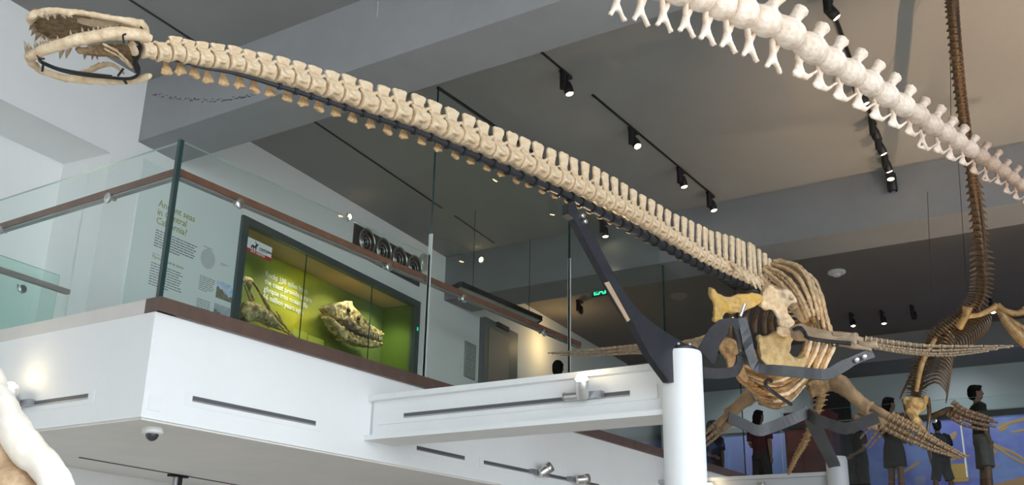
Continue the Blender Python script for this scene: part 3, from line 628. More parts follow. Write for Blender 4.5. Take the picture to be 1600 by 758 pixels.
# ---------------------------------------------------------------- back, ribs, girdles
AX = spline(px3([(1205,455,7.72),(1235,470,8.1),(1258,500,8.6),(1275,555,9.2),(1284,605,9.6),(1276,645,9.9),(1258,690,10.2),(1244,715,10.4),(1233,738,10.6)]), 40)
for i in range(0, 40):
    P = AX[i]; a = AX[max(i-1,0)]; b = AX[min(i+1,39)]; k = i/39; L = (b-a).length/2 if 0 < i < 39 else (b-a).length
    r = .055*(1-k*.80)+.008; H = r*(2.7-1.2*k)
    mb = vertebra(L, r, H, L*.6, r*.4, 100+i)
    for s in (-1, 1): mb.tube([(0,s*r*.5,r*.3),(0,s*r*2.0,r*.1)], [r*.35, r*.2], 6)
    put('vertebra', organic(mb, 'vertebra', BONET if i > 9 else BONE, max(L/9, .008), smooth=2, disp=L*.03, dscale=L*.25, seed=i), frame(P, b-a), SK)
def bone_path(name, pts, r, m, vox=.010, flat=1., n=12, ends=True, seed=0, up=(0,0,1), disp=.004):
    P = spline(px3(pts), n); rr_ = r if hasattr(r, '__len__') else [r]*n
    if not hasattr(r, '__len__') and ends: rr_ = [r*(1.15 if k in (0,) else .95 if k < n-1 else .6) for k in range(n)]
    if hasattr(r, '__len__') and len(r) != n: rr_ = [interp([j/(len(r)-1) for j in range(len(r))], r, k/(n-1)) for k in range(n)]
    return org(MB().tube(P, rr_, 10, flat=flat, up=up), name, m, SK, vox, smooth=2, disp=disp, dscale=.04, seed=seed)
RIBS = [  # right-hand ribs sweeping down from the back, front to rear
 [(1186,428,7.62),(1198,442,7.55),(1215,452,7.45),(1225,458,7.4)], [(1192,420,7.66),(1212,436,7.56),(1228,452,7.46),(1238,468,7.4)],
 [(1196,417,7.7),(1222,428,7.6),(1242,448,7.48),(1256,472,7.42),(1266,496,7.42)], [(1203,413,7.8),(1230,420,7.68),(1250,438,7.55),(1264,465,7.48),(1272,494,7.48)],
 [(1208,408,7.9),(1238,413,7.78),(1256,427,7.66),(1268,452,7.58),(1276,480,7.56),(1280,500,7.58)], [(1216,407,8.0),(1246,415,7.88),(1264,433,7.76),(1277,462,7.68),(1284,492,7.68),(1288,512,7.7)],
 [(1228,415,8.15),(1256,424,8.0),(1274,440,7.9),(1284,465,7.84),(1290,490,7.84),(1297,516,7.88)], [(1250,440,8.3),(1272,455,8.15),(1286,485,8.05),(1296,510,8.05),(1304,540,8.1)],
 [(1262,470,8.5),(1280,495,8.35),(1292,525,8.28),(1296,552,8.3)], [(1265,490,8.6),(1278,520,8.5),(1288,548,8.45),(1290,562,8.45)]]
for k, p in enumerate(RIBS): bone_path('rib', p, [.026,.022,.022,.024,.022,.016], mat('bone_rib_tan', (.66,.49,.30), .6, noise_scale=16, col2=(.38,.24,.12), bump=.4, bscale=60) if k < 8 else BONET, .008, flat=.7, n=14, seed=k, disp=.006)
for k, p in enumerate(RIBS[1:9]): bone_path('rib', [(x-7, y+5, t+.12) for x, y, t in p], [.022,.018,.018,.018,.012], BONET if k % 2 else BONEB, .009, flat=.7, n=14, seed=30+k)  # second, darker rib layer; depth shade between the ribs put into its colour
for k, (x0, y0, x1, y1) in enumerate(((1165,458,1155,530),(1176,460,1166,525),(1188,478,1180,522),(1200,480,1196,522),(1208,488,1208,520),(1150,470,1142,530),(1220,490,1220,520))):
    bone_path('rib', [(x0,y0,8.1),((x0+x1)/2-4,(y0+y1)/2,8.05),(x1,y1,8.0)], [.022,.030,.020], BONEB, .010, flat=.6, n=10, seed=20+k)
for k, p in enumerate([[(1172,428,7.6),(1182,440,7.5),(1190,455,7.45)],[(1163,422,7.55),(1174,436,7.45),(1182,452,7.4)],[(1152,416,7.4),(1162,428,7.32),(1170,441,7.28)],[(1142,410,7.3),(1152,421,7.22),(1160,432,7.18)],[(1180,432,7.62),(1194,447,7.5),(1202,456,7.45)]]):
    bone_path('rib', p, [.022,.020,.010], BONE, .007, flat=.7, n=8, seed=40+k)
def girdle(name, outline, t, th, m, seed, tilt=(0,0), vox=.011):
    """flat bone of traced outline: t = distance at its middle, tilt = change of t per pixel"""
    cx = sum(p[0] for p in outline)/len(outline); cy = sum(p[1] for p in outline)/len(outline)
    P = [dep(x, y, t+(x-cx)*tilt[0]+(y-cy)*tilt[1]) for x, y in outline]
    n = (P[1]-P[0]).cross(P[len(P)//2]-P[0]).normalized(); n = n if n.dot(_f) > 0 else -n
    return org(MB().plate(P, n*th), name, m, SK, vox, smooth=2, disp=.014, dscale=.06, seed=seed)
girdle('scapula', [(1191,457),(1202,447),(1210,446),(1214,455),(1234,455),(1241,463),(1248,474),(1236,474),(1231,482),(1232,491),(1240,499),(1243,506),(1238,515),(1217,512),(1217,500),(1212,490),(1203,482),(1196,486),(1188,479)], 7.42, .07, BONE, 1, (0,.001))
girdle('clavicle', [(1109,450),(1116,449),(1124,459),(1132,466),(1140,465),(1148,461),(1160,461),(1176,458),(1191,461),(1193,469),(1182,478),(1168,484),(1158,489),(1146,490),(1137,487),(1131,492),(1128,499),(1125,505),(1115,504),(1116,490),(1117,478),(1112,462)], 7.30, .06, BONEO, 2, (.0005,0), .009)
girdle('coracoid', [(1184,530),(1187,524),(1194,527),(1201,523),(1216,519),(1232,522),(1242,531),(1236,541),(1236,553),(1242,560),(1252,559),(1260,554),(1263,561),(1256,570),(1244,577),(1225,577),(1212,570),(1202,572),(1190,562),(1187,548)], 7.48, .07, mat('bone_gold', (.62,.47,.25), .6, noise_scale=18, col2=(.44,.31,.14), bump=.4, bscale=50), 3)
girdle('coracoid', [(1121,541),(1127,530),(1140,527),(1152,533),(1160,550),(1164,575),(1172,592),(1165,600),(1150,585),(1140,578),(1135,560),(1127,550)], 7.6, .07, BONET, 4)
girdle('interclavicle', [(1170,532),(1176,535),(1182,555),(1185,570),(1176,565)], 7.5, .05, BONET, 5)
girdle('scapula', [(1216,512),(1232,513),(1242,520),(1240,530),(1228,524),(1214,522)], 7.38, .06, BONE, 6)
girdle('pelvis', [(1262,600),(1280,592),(1298,592),(1312,584),(1320,594),(1312,606),(1294,614),(1284,618),(1270,622)], 8.75, .08, BONET, 7)
# belly ribs: a basket of thin overlapping rods
R = random.Random(11)
for k in range(17):
    u = k/16; y0 = 570+u*62; a = (1158+u*30+R.uniform(-4,4), y0+R.uniform(-3,3)); c_ = (1262+u*14-u*u*26+R.uniform(-6,6), 556+u*46+R.uniform(-6,6))
    m_ = ((a[0]+c_[0])/2+4, max(a[1], c_[1])+4+8*(1-u))
    t0 = 7.65+u*1.0
    bone_path('belly_rib', [(*a, t0), (*m_, t0-.12), (*c_, t0+.05)], [.012,.024,.026,.024,.010], BONET if k % 3 else BONE, .008, flat=.8, n=10, seed=60+k)
    bone_path('belly_rib', [(a[0]+8, a[1]-2, t0+.10), (m_[0], m_[1]-4, t0), (c_[0]+4, c_[1]-2, t0+.1)], [.010,.018,.020,.010], BONEB if k % 2 else BONET, .009, n=10, seed=160+k)  # darker rods put the shade of the basket's gaps into the colour
for k in range(10):
    u = k/9; a = (1132+u*52+R.uniform(-3,3), 562+u*58); c_ = (1178+u*52, 600+u*34+R.uniform(-3,3))
    bone_path('belly_rib', [(*a, 7.75+u*.7), ((a[0]+c_[0])/2-3, (a[1]+c_[1])/2+7, 7.7+u*.7), (*c_, 7.75+u*.8)], [.010,.024,.024,.012], BONET, .009, flat=.8, n=8, seed=80+k)
for k in range(8):
    x = 1256+k*6.2; bone_path('belly_rib', [(x+6,528+k*2,7.62+k*.03),(x-2,552,7.6+k*.03),(x-14+R.uniform(-3,3),576+k*1.5,7.66+k*.03)], [.010,.022,.022,.012], BONE if k % 2 else BONET, .009, n=8, seed=95+k)

# ---------------------------------------------------------------- four paddles: one long bone, two short, rows of finger bones
ph = []
for v in range(3):
    mb = MB().lathe([(.38,-.5),(.50,-.44),(.36,-.1),(.34,.1),(.48,.44),(.36,.5)], Matrix.Rotation(PI/2, 4, 'Y'), 9)
    ph.append((mb, v))
def paddle(label, longbone, lr, mids, fingers, m, t_of):
    root = bone_path('paddle_bone', longbone, lr, m, .012, n=12, seed=3, disp=.006); root['label'] = label
    for p, r in mids: bone_path('paddle_bone', p, r, m, .010, n=7, seed=5)
    me = [MB_mesh(mb, m, v) for mb, v in ph]; cnt = 0
    for pts, r0, r1, n in fingers:
        P = spline(px3(pts), n+1)
        for k in range(n):
            a, b = P[k], P[k+1]; r = r0+(r1-r0)*k/max(n-1,1); Lk = (b-a).length*.93
            M = frame((a+b)/2, b-a) @ Matrix.Diagonal((Lk, r*2.7, r*2.0, 1))
            o = put('finger_bone', me[cnt % 3], M, root); cnt += 1
def MB_mesh(mb, m, v):
    q = MB(); q.v = list(mb.v); q.f = list(mb.f); q.m = list(mb.m); return organic(q, 'finger_bone', m, .09, smooth=2, disp=.03, dscale=.3, seed=v)
PADM = mat('bone_paddle', (.46,.35,.24), .65, noise_scale=3, col2=(.27,.19,.12), bump=.3, bscale=10)
paddle('front paddle stretching far to the right', [(1240,519,7.30),(1256,520,7.24),(1285,524,7.16),(1318,530,7.08),(1340,531,7.03)], [.055,.065,.045,.040,.042,.050],
  [([(1300,522,7.1),(1322,524,7.06),(1350,532,7.0)], [.02,.025,.02]), ([(1342,536,7.02),(1356,539,6.98),(1372,538,6.95)], [.026,.024,.03]), ([(1310,538,7.08),(1335,541,7.02),(1362,545,6.97)], [.014,.02,.02])],
  [([(1352,530,7.0),(1400,536,6.90),(1460,541,6.76),(1584,541,6.5)], .026, .008, 17), ([(1360,537,6.98),(1400,543,6.9),(1460,548,6.76),(1578,543,6.5)], .020, .007, 17),
   ([(1366,543,6.97),(1410,548,6.88),(1465,553,6.75),(1560,546,6.53)], .018, .006, 15), ([(1376,545,6.95),(1420,552,6.86),(1480,556,6.72),(1545,549,6.55)], .014, .006, 14)], PADM, None)
paddle('front paddle reaching left behind the column bracket', [(1128,528,7.9),(1100,534,8.1),(1065,540,8.3),(1035,543,8.45)], [.05,.055,.04,.038,.05],
  [([(1040,540,8.42),(1020,542,8.5),(1000,543,8.58)], [.028,.024,.03]), ([(1030,550,8.45),(1012,551,8.5),(995,550,8.6)], [.024,.02,.024])],
  [([(1000,541,8.58),(960,544,8.75),(910,548,8.95),(856,552,9.2)], .024, .007, 15), ([(1000,546,8.58),(960,549,8.75),(915,552,8.95),(862,553,9.2)], .020, .006, 15), ([(996,551,8.6),(955,554,8.78),(915,556,8.95),(875,555,9.1)], .016, .006, 13)], PADM, None)
paddle('rear paddle pointing down to the right', [(1300,598,8.55),(1312,600,8.5),(1328,614,8.42),(1348,632,8.34),(1360,640,8.3)], [.075,.085,.06,.055,.07],
  [([(1345,640,8.34),(1362,652,8.28),(1384,662,8.22)], [.045,.03,.045]), ([(1358,634,8.32),(1374,642,8.26),(1394,655,8.2)], [.035,.03,.04]), ([(1335,650,8.36),(1352,661,8.3),(1372,668,8.25)], [.03,.035,.03])],
  [([(1390,652,8.2),(1420,668,8.1),(1460,690,7.98),(1508,716,7.86)], .038, .014, 13), ([(1384,660,8.22),(1415,676,8.12),(1455,696,8.0),(1500,716,7.88)], .036, .014, 13), ([(1376,666,8.24),(1408,682,8.14),(1448,700,8.0),(1490,714,7.9)], .032, .012, 12), ([(1394,648,8.2),(1425,664,8.1),(1468,690,7.97),(1510,713,7.86)], .032, .012, 12)], mat('bone_paddle_brown', (.36,.24,.13), .6, noise_scale=3, col2=(.18,.11,.06), bump=.3, bscale=10), None)
paddle('rear paddle pointing down to the left', [(1176,618,8.7),(1164,626,8.72),(1150,638,8.76),(1138,648,8.8)], [.06,.065,.05,.048,.06],
  [([(1140,645,8.8),(1130,654,8.84),(1122,664,8.88)], [.03,.028,.035]), ([(1150,655,8.8),(1140,660,8.84),(1128,668,8.88)], [.035,.04,.03])],
  [([(1126,655,8.88),(1112,668,8.92),(1098,682,8.96),(1080,700,9.0)], .022, .012, 9), ([(1130,662,8.88),(1116,676,8.92),(1100,690,8.96),(1084,705,9.0)], .022, .012, 9), ([(1134,668,8.88),(1120,682,8.92),(1106,694,8.96),(1090,708,9.0)], .02, .010, 9)], MATS['bone_paddle_brown'], None)

# ================================================================ STEEL MOUNT carrying it
MO = thing('steel_mount', COLP+V((0,0,COLT)), 'dark steel mount with ringed pipe, bracket arms and straps under the long skeleton', 'mount')
pp = [dep(x, y, tneck(x)-.015) for x, y in PIPE]
MB().tube(spline(pp, 60), [interp([0,.08,.14,.3,.5,.65,1],[.004,.006,.010,.014,.019,.025,.026], k/59) for k in range(60)], 12).build('pipe', IRON, MO, 60)
rg = MB().lathe([(1.0,-.5),(1.28,-.42),(1.28,.42),(1.0,.5)], Matrix.Rotation(PI/2, 4, 'Y'), 14).mesh('clamp_ring', BLACK, 40)
for i in range(9, 53):
    x = NECK[i][0]-6; t = tneck(x)-.015; P = dep(x, pipey(x), t); d = dep(x+6, pipey(x+6), tneck(x+6))-dep(x-6, pipey(x-6), tneck(x-6))
    r = interp([443,600,760,900,1190],[.0125,.016,.021,.026,.027], x)
    put('clamp_ring', rg, frame(P, d) @ Matrix.Diagonal((.018, r, r, 1)), MO)
def ribbon(mb, pts, wdir, w, th):
    """flat steel strip along pts, width w along wdir, thickness th"""
    pts = [V(p) for p in pts]; wd = V(wdir).normalized(); n = len(pts); b = len(mb.v)
    for i, p in enumerate(pts):
        d = (pts[min(i+1,n-1)]-pts[max(i-1,0)]).normalized(); W_ = wd-d*wd.dot(d); W_.normalize(); T_ = d.cross(W_)
        ww = w[i] if hasattr(w, '__len__') else w
        mb.v += [p-W_*ww/2-T_*th/2, p+W_*ww/2-T_*th/2, p+W_*ww/2+T_*th/2, p-W_*ww/2+T_*th/2]
    for i in range(n-1):
        for k in range(4):
            k2 = (k+1) % 4; mb.f.append((b+i*4+k, b+i*4+k2, b+(i+1)*4+k2, b+(i+1)*4+k)); mb.m.append(0)
    mb.f += [(b+3,b+2,b+1,b), (b+(n-1)*4, b+(n-1)*4+1, b+(n-1)*4+2, b+(n-1)*4+3)]; mb.m += [0,0]; return mb
# tall curved arm from the column head to the neck pipe
PN = dep(893, 318, tneck(893)); PC = COLP+V((0,0,COLT+.1)); NRM = (PN-PC).cross(V((0,0,1))).normalized(); NRM = NRM if NRM.dot(_f) > 0 else -NRM
def pl(q): return onp(q[0], q[1], PC-NRM*.03, NRM)
OUT = [(888,318),(899,316),(903,332),(914,346),(934,380),(952,414),(968,444),(986,470),(1003,490),(1022,506),(1042,520),(1062,532),(1076,540),(1086,550),(1054,556),(1053,598),(1046,597),(1032,578),(1014,553),(1002,530),(990,505),(978,488),(966,470),(953,445),(936,414),(920,385),(905,356),(897,342),(888,334)]
MB().plate([pl(q) for q in OUT], NRM*.05).build('bracket_arm', IRON, MO)
MB().plate([pl(q)-NRM*.003 for q in ((944,442),(951,440),(984,500),(980,503))], NRM*.006).build('arm_strip', mat('wood_strip', (.42,.30,.20), .5), MO)
for q in ((908,338),(912,347)): MB().lathe([(.016,0),(.016,.02),(.01,.026)], zframe(pl(q), -NRM), 8).build('bolt', STEEL, MO, 40)
MB().tube([dep(893,305,tneck(893)), dep(892,330,tneck(893)-.02)], .022, 12).build('socket', IRON, MO, 40)
# curved arms round the breast
IRL = mat('steel_strap', (.075,.075,.08), .45, .35, noise_scale=12, noise_amt=.25)
UPV = V((0,0,1))
def strap(name, pts, w, th=.014, wdir=UPV, m=IRL, n=24): return ribbon(MB(), spline(px3(pts), n), wdir, w, th).build(name, m, MO)
ARMO = [(1084,556),(1090,541),(1101,522),(1112,508),(1126,499),(1140,497),(1152,498),(1156,506),(1158,530),(1160,560),(1157,580),(1148,592),(1134,591),(1117,585),(1114,574),(1106,562),(1097,553)]
PA = dep(1125,545,7.0); NA = (_f+_r*.15).normalized()
def pa(q): return onp(q[0], q[1], PA, NA)
ARMI = [(1084,556),(1094,538),(1108,514),(1124,500),(1142,497),(1153,498),(1157,512),(1150,516),(1146,508),(1138,512),(1138,520),(1131,530),(1124,540),(1120,560),(1116,572),(1108,562),(1098,552)]
MB().plate([pa(q) for q in ARMI], NA*.03).build('breast_arm', IRON, MO)
strap('breast_strap', [(1098,582,6.7),(1118,584,6.85),(1142,582,7.0),(1152,576,7.08),(1157,555,7.14),(1154,528,7.16),(1151,508,7.18)], .07)
strap('breast_strap', [(1158,497,7.2),(1166,525,7.16),(1171,550,7.12),(1178,570,7.1),(1190,577,7.08),(1215,579,7.04),(1250,582,7.0),(1280,585,6.96),(1296,584,6.95),(1318,572,6.95),(1342,560,6.96),(1364,552,6.98)], [.07]*10+[.075]*10+[.06]*4)
for q in ((1338,562),(1350,557)): MB().lathe([(.018,0),(.018,.016),(.01,.022)], zframe(dep(*q,6.93), -_f), 8).build('bolt', STEEL, MO, 40)
for a, b in (((1144,496),(1150,512)),((1164,474),(1157,494))): MB().tube([dep(*a,7.15), dep(*b,7.15)], .012, 10).build('rod', STEEL, MO, 40)
# lower yoke and leaning post
strap('lower_yoke', [(1138,652,8.2),(1160,662,8.25),(1184,673,8.3),(1204,668,8.35),(1235,656,8.45),(1258,646,8.5),(1264,640,8.52)], .09)
strap('lower_yoke', [(1262,646,8.5),(1275,655,8.4),(1300,664,8.3),(1322,670,8.2),(1345,662,8.15),(1372,652,8.1)], .09)
strap('post', [(1266,648,8.55),(1278,676,9.3),(1292,704,10.3),(1304,728,10.75)], .12, .04, wdir=_r)
for pts in ([(1196,597,7.55),(1198,604,7.5),(1215,618,7.55),(1236,632,7.65)], [(1240,515,7.22),(1250,512,7.18),(1258,521,7.15),(1262,528,7.1),(1290,533,7.06),(1330,537,7.0)], [(1196,597,7.55),(1200,594,7.6),(1206,596,7.62)]):
    MB().tube(spline(px3(pts), 14), .014, 8).build('rod', IRON, MO, 50)
for pts in ([(1148,440,7.4),(1165,444,7.5),(1186,452,7.55)], [(1150,446,7.45),(1175,455,7.5),(1192,458,7.5)]):
    MB().tube(spline(px3(pts), 8), .035, 10).build('pipe', BLACK, MO, 50)
# jaw wires
for pts, r in (([(58,87,4.08),(62,93,4.12),(66,98,4.2),(95,110,4.26),(130,117,4.31),(170,121,4.35),(200,123,4.36),(214,118,4.36),(217,108,4.34),(212,96,4.31),(208,85,4.3),(212,76,4.28),(220,72,4.3)], .007), ([(64,96,4.19),(92,107,4.25),(130,114,4.30),(175,119,4.33)], .005), ([(214,112,4.33),(210,98,4.3),(216,86,4.28),(212,72,4.27)], .009),
   ([(205,70,4.24),(214,66,4.24),(220,72,4.26),(216,82,4.27)], .007), ([(68,97,4.19),(66,112,4.2)], .005), ([(184,119,4.34),(193,107,4.34)], .005), ([(192,122,4.36),(198,131,4.36)], .006), ([(194,68,4.05),(192,56,4.04),(197,53,4.04)], .004), ([(58,86,4.07),(62,91,4.08),(70,92,4.09)], .004), ([(212,40,4.2),(220,42,4.2),(224,50,4.2)], .004), ([(186,40,4.16),(193,44,4.17),(196,48,4.2)], .004), ([(220,84,4.3),(234,88,4.3),(280,96,4.4),(300,102,4.45)], .005)):
    MB().tube(spline(px3(pts), max(6, len(pts)*4)), r, 7).build('jaw_wire', BLACK, MO, 60)
# ================================================================ PALE TAIL close overhead, upper right
TL = thing('tail_skeleton', dep(1300,100,4.6), 'pale overlit tail skeleton of drum shaped vertebrae crossing the upper right corner', 'skeleton')
TMAT = [BONEW, mat('bone_rose', (.68,.56,.47), .65, noise_scale=18, col2=(.48,.36,.28), bump=.3, bscale=60), mat('bone_rose_brown', (.52,.38,.29), .65, noise_scale=18, col2=(.32,.21,.15), bump=.3, bscale=60)]
TC = [(985,-32),(1022,-24),(1058,-15),(1093,-6),(1125,6),(1158,18),(1192,32),(1229,50),(1265,74),(1296,94),(1327,112),(1356,129),(1382,147),(1408,163),(1432,179),(1454,195),(1476,208),(1495,220),(1513,232),(1531,244),(1549,256),(1566,267),(1581,278),(1595,289),(1609,299)]
TR = [21,22,22,23,24,24,23.5,23,22,20,19,18.5,17.5,16.5,15.5,15,14,13,12,11.5,11,10,9.5,9,8.5]
def ttail(x): return interp([985,1152,1229,1400,1600],[3.7,4.05,4.3,5.2,6.6], x)
TP = [dep(x, y, ttail(x)) for x, y in TC]
for i, P in enumerate(TP):
    a = TP[max(i-1,0)]; b = TP[min(i+1,len(TP)-1)]; L = (b-a).length/(2 if 0 < i < len(TP)-1 else 1); x, y = TC[i]; t = ttail(x); r = TR[i]/FPX*t
    M = frame(P, b-a); Mi = M.inverted(); mb = MB(); X = Matrix.Rotation(PI/2, 4, 'Y')
    mb.lathe([(r*.30,-L*.47),(r*.62,-L*.45),(r*.86,-L*.36),(r*1.0,-L*.18),(r*1.06,L*.04),(r*1.05,L*.22),(r*.95,L*.34),(r*.66,L*.41),(r*.30,L*.43)], X, 20)
    sc = TR[i]/22*random.Random(i).uniform(.88,1.12)
    knob = Mi @ dep(x+23*sc, y-35*sc, t+.05); mid = Mi @ dep(x+12*sc, y-20*sc, t+.03)
    mb.tube([(L*.1,0,r*.6), mid, mid.lerp(knob,.6), knob], [r*.55, r*.42, r*.50, r*.62], 12)
    for s in (-1, 1):
        q = Mi @ dep(x+(8+6*s)*sc, y-16*sc, t); mb.ball(q, r*.34); mb.ball((L*.40*s, -r*.1, r*.86), (L*.16, r*.26, r*.24))
    o = put('vertebra', organic(mb, 'vertebra', TMAT[min(max((i-9)//5,0),2)], r/9, smooth=2, disp=r*.035, dscale=r*.35, seed=300+i), M, TL)
    # chevron hanging under the joint
    cb = MB(); ch = [(x-16*sc, y+10*sc), (x-18*sc, y+28*sc), (x-28*sc, y+44*sc), (x-6*sc, y+52*sc)]
    if i < 8: ch = [(x-20, y+12), (x-22, y+36), (x-32, y+56), (x-9, y+66)]
    A, B_, C_, D_ = [dep(*q, t-.03) for q in ch]
    cb.tube([dep(x-10*sc, y+12*sc, t+.02), B_], [r*.24, r*.26], 8); cb.tube([dep(x-22*sc, y+8*sc, t-.04), B_], [r*.24, r*.26], 8)
    cb.tube([B_, B_.lerp(C_,.6), C_], [r*.27, r*.19, r*.24], 8); cb.tube([B_, B_.lerp(D_,.6), D_], [r*.27, r*.19, r*.24], 8)
    if i >= 8:
        E_ = dep(x+14*sc, y+38*sc, t-.01); cb.tube([C_, D_, E_], [r*.18, r*.2, r*.13], 8)
    org(cb, 'chevron', TMAT[min(max((i-9)//5,0),2)], o, r/7, smooth=2, disp=r*.03, dscale=r*.3, seed=400+i)

# ================================================================ BROWN SKELETON diving down at the right
HG = thing('diving_skeleton', dep(1450,560,10.5), 'dark brown marine reptile skeleton hanging tail up at the right edge', 'skeleton')
HD = mat('bone_dark_varnish', (.15,.085,.038), .30, noise_scale=16, col2=(.05,.03,.016), bump=.3, bscale=40)
HG2 = mat('bone_gold_varnish', (.46,.28,.10), .35, noise_scale=16, col2=(.20,.11,.045), bump=.3, bscale=40)
HPX = [(1488,-14,7.7),(1490,20,7.9),(1495,80,8.2),(1501,140,8.6),(1509,200,9.0),(1518,260,9.4),(1526,320,9.8),(1532,380,10.0),(1535,430,10.15),(1530,465,10.2),(1514,490,10.2),(1492,508,10.2),(1470,524,10.2),(1453,545,10.2),(1441,570,10.2),(1434,595,10.2),(1431,618,10.2)]
NV = 92; HP = spline(px3(HPX), NV)
def hv(r, L, spike, seed):
    mb = MB().lathe([(r*.8,-L*.45),(r,-L*.35),(r*.8,0),(r,L*.35),(r*.8,L*.45)], Matrix.Rotation(PI/2,4,'Y'), 10)
    mb.tube([(0,0,r*.5),(L*.5,0,r*(1.2+spike))], [r*.45,r*.22], 6, flat=.6)
    for s in (-1,1): mb.tube([(0,s*r*.5,0),(L*.3,s*r*(1.1+spike),-r*.1)], [r*.35,r*.16], 6)
    if spike > .3: mb.tube([(0,0,-r*.5),(L*.6,0,-r*(1.1+spike))], [r*.35,r*.15], 6)
    return organic(mb, 'vertebra', HD, r/5, smooth=1, disp=r*.05, dscale=r*.4, seed=seed)
VM = [hv(1, 1.05, .05, 1), hv(1, 1.05, .35, 2), hv(1, 1.05, .9, 3), hv(1, 1.05, .8, 4)]
for i in range(NV):
    a = HP[max(i-1,0)]; b = HP[min(i+1,NV-1)]; L = (b-a).length/(2 if 0 < i < NV-1 else 1); k = i/(NV-1)
    r = interp([0,.3,.45,.65,1],[.050,.052,.060,.060,.055], k)
    m = VM[0] if k < .33 else VM[1] if k < .45 else VM[2+i % 2]
    M = frame(HP[i], b-a, up=(-.5,.8,.25)) @ Matrix.Diagonal((L, r, r, 1)); put('vertebra', m, M, HG)
# carrying rod along its tail
HM = thing('hanging_mount', HP[20], 'dark rod and cables holding the brown diving skeleton', 'mount')
MB().tube([p-_f*.035 for p in HP[:44]], .022, 10).build('rod', BLACK, HM, 60)
for a, b in (((1497,246,9.9),(1511,462,10.3)), ((1484,-10,8.0),(1486,200,9.0)), ((1449,300,10.4),(1456,480,10.4))): MB().tube([dep(*a), dep(*b)], .003, 5).build('cable', BLACK, HM)
# ribs, long on the right hand side, short on the left
for k in range(15):
    u = k/14; i = int(66+u*24); P = HP[min(i, NV-1)]; x, y = 1470-u*38, 526+u*84
    e = (1491-u*13, 546+u*84); m_ = (x+(e[0]-x)*.62, y-7-u*6)
    q = spline([P, dep(*m_, 9.95), dep(e[0]+1, (m_[1]+e[1])/2-2, 9.9), dep(*e, 9.95)], 10)
    MB().tube(q, [.011]*6+[.010,.009,.008,.005], 6).build('rib', HD, HG, 60)
    e2 = (1446-u*40, 548+u*76); m2 = (x+(e2[0]-x)*.6-2, y-4)
    q = spline([P, dep(*m2, 10.3), dep(*e2, 10.35)], 8); MB().tube(q, [.011]*5+[.009,.008,.005], 6).build('rib', HD, HG, 60)
for k in range(18):
    u = k/17; i = int(56+u*14); P = HP[i]; x, y = 1532-u*60, 478+u*46
    e = (x+14+8*math.sin(u*3), y+34+u*4); q = spline([P, dep((x+e[0])/2+7, (y+e[1])/2-3, 10.1), dep(*e, 10.1)], 7)
    MB().tube(q, [.011]*5+[.008,.005], 5).build('rib', HD, HG, 60)
    e = (x-16, y-6-u*4); MB().tube([P, dep(*e, 10.25)], [.012,.006], 5).build('rib', HD, HG, 60)
# breast bone ridge with caught light painted gold, skull, girdle and paddles
def hbone(name, pts, r, m=HD, n=10, flat=1.): return MB().tube(spline(px3(pts), n), [interp([j/(len(r)-1) for j in range(len(r))], r, k/(n-1)) for k in range(n)], 8, flat=flat).build(name, m, HG, 60)
hbone('sternum', [(1462,530,10.05),(1448,552,10.02),(1438,578,10.0),(1432,612,10.0)], [.02,.026,.026,.02], HG2)
s_ = MB(); P3 = lambda *q: dep(*q)
s_.ball(P3(1430,632,10.0), (.10,.10,.07)); s_.tube(px3([(1414,622,10.05),(1420,638,9.98),(1430,645,9.95)]), [.03,.035,.03], 8); s_.tube(px3([(1447,620,10.05),(1442,636,9.98),(1432,645,9.95)]), [.03,.035,.03], 8)
s_.tube(px3([(1418,640,9.95),(1430,655,9.9),(1442,672,9.86),(1448,682,9.84)]), [.05,.09,.06,.03], 10, flat=.55)
s_.tube(px3([(1436,660,9.9),(1438,675,9.9),(1444,692,9.9)]), [.03,.03,.015], 8)
org(s_, 'skull', mat('skull_lit_gold', (.66,.44,.17), .35, noise_scale=14, col2=(.30,.17,.06), bump=.4, bscale=40), HG, .014, smooth=2, disp=.012, dscale=.05, seed=5)  # warm light on the skull is put into its gold colour
hbone('jaw', [(1412,624,10.05),(1420,655,9.95),(1436,684,9.88)], [.02,.02,.012]); hbone('jaw', [(1450,622,10.05),(1452,650,9.95),(1448,680,9.88)], [.02,.02,.012])
for pts, r in (([(1498,512,10.1),(1508,496,10.05),(1512,480,10.05)], [.04,.03,.05]), ([(1510,494,10.1),(1530,492,10.1),(1548,484,10.1),(1558,478,10.1)], [.03,.024,.03,.04]), ([(1558,478,10.1),(1570,486,10.05),(1590,490,10.0),(1606,482,10.0)], [.04,.03,.03,.04]), ([(1560,480,10.1),(1575,505,10.05),(1592,524,10.0),(1606,540,10.0)], [.04,.05,.06,.05]), ([(1568,492,10.1),(1586,506,10.05),(1606,516,10.0)], [.03,.035,.03]), ([(1440,566,10.1),(1458,536,10.05)], [.015,.015])):
    hbone('limb_bone', pts, r, HG2)
hm = [organic(MB().lathe([(.38,-.5),(.50,-.44),(.36,-.1),(.34,.1),(.48,.44),(.36,.5)], Matrix.Rotation(PI/2, 4, 'Y'), 9), 'finger_bone', mat('bone_varnish_paddle', (.24,.15,.09), .4, noise_scale=3, col2=(.11,.065,.04)), .1, smooth=2, disp=.03, dscale=.3, seed=v) for v in range(2)]
def hpaddle(label, root, rr_, fingers):
    ro = hbone('paddle_bone', root, rr_, HD); ro['label'] = label; c = 0
    for pts, r0, r1, n in fingers:
        Q = spline(px3(pts), n+1)
        for k in range(n):
            a, b = Q[k], Q[k+1]; r = r0+(r1-r0)*k/(n-1); put('finger_bone', hm[c % 2], frame((a+b)/2, b-a) @ Matrix.Diagonal(((b-a).length*.98, r*2.9, r*2.2, 1)), ro); c += 1
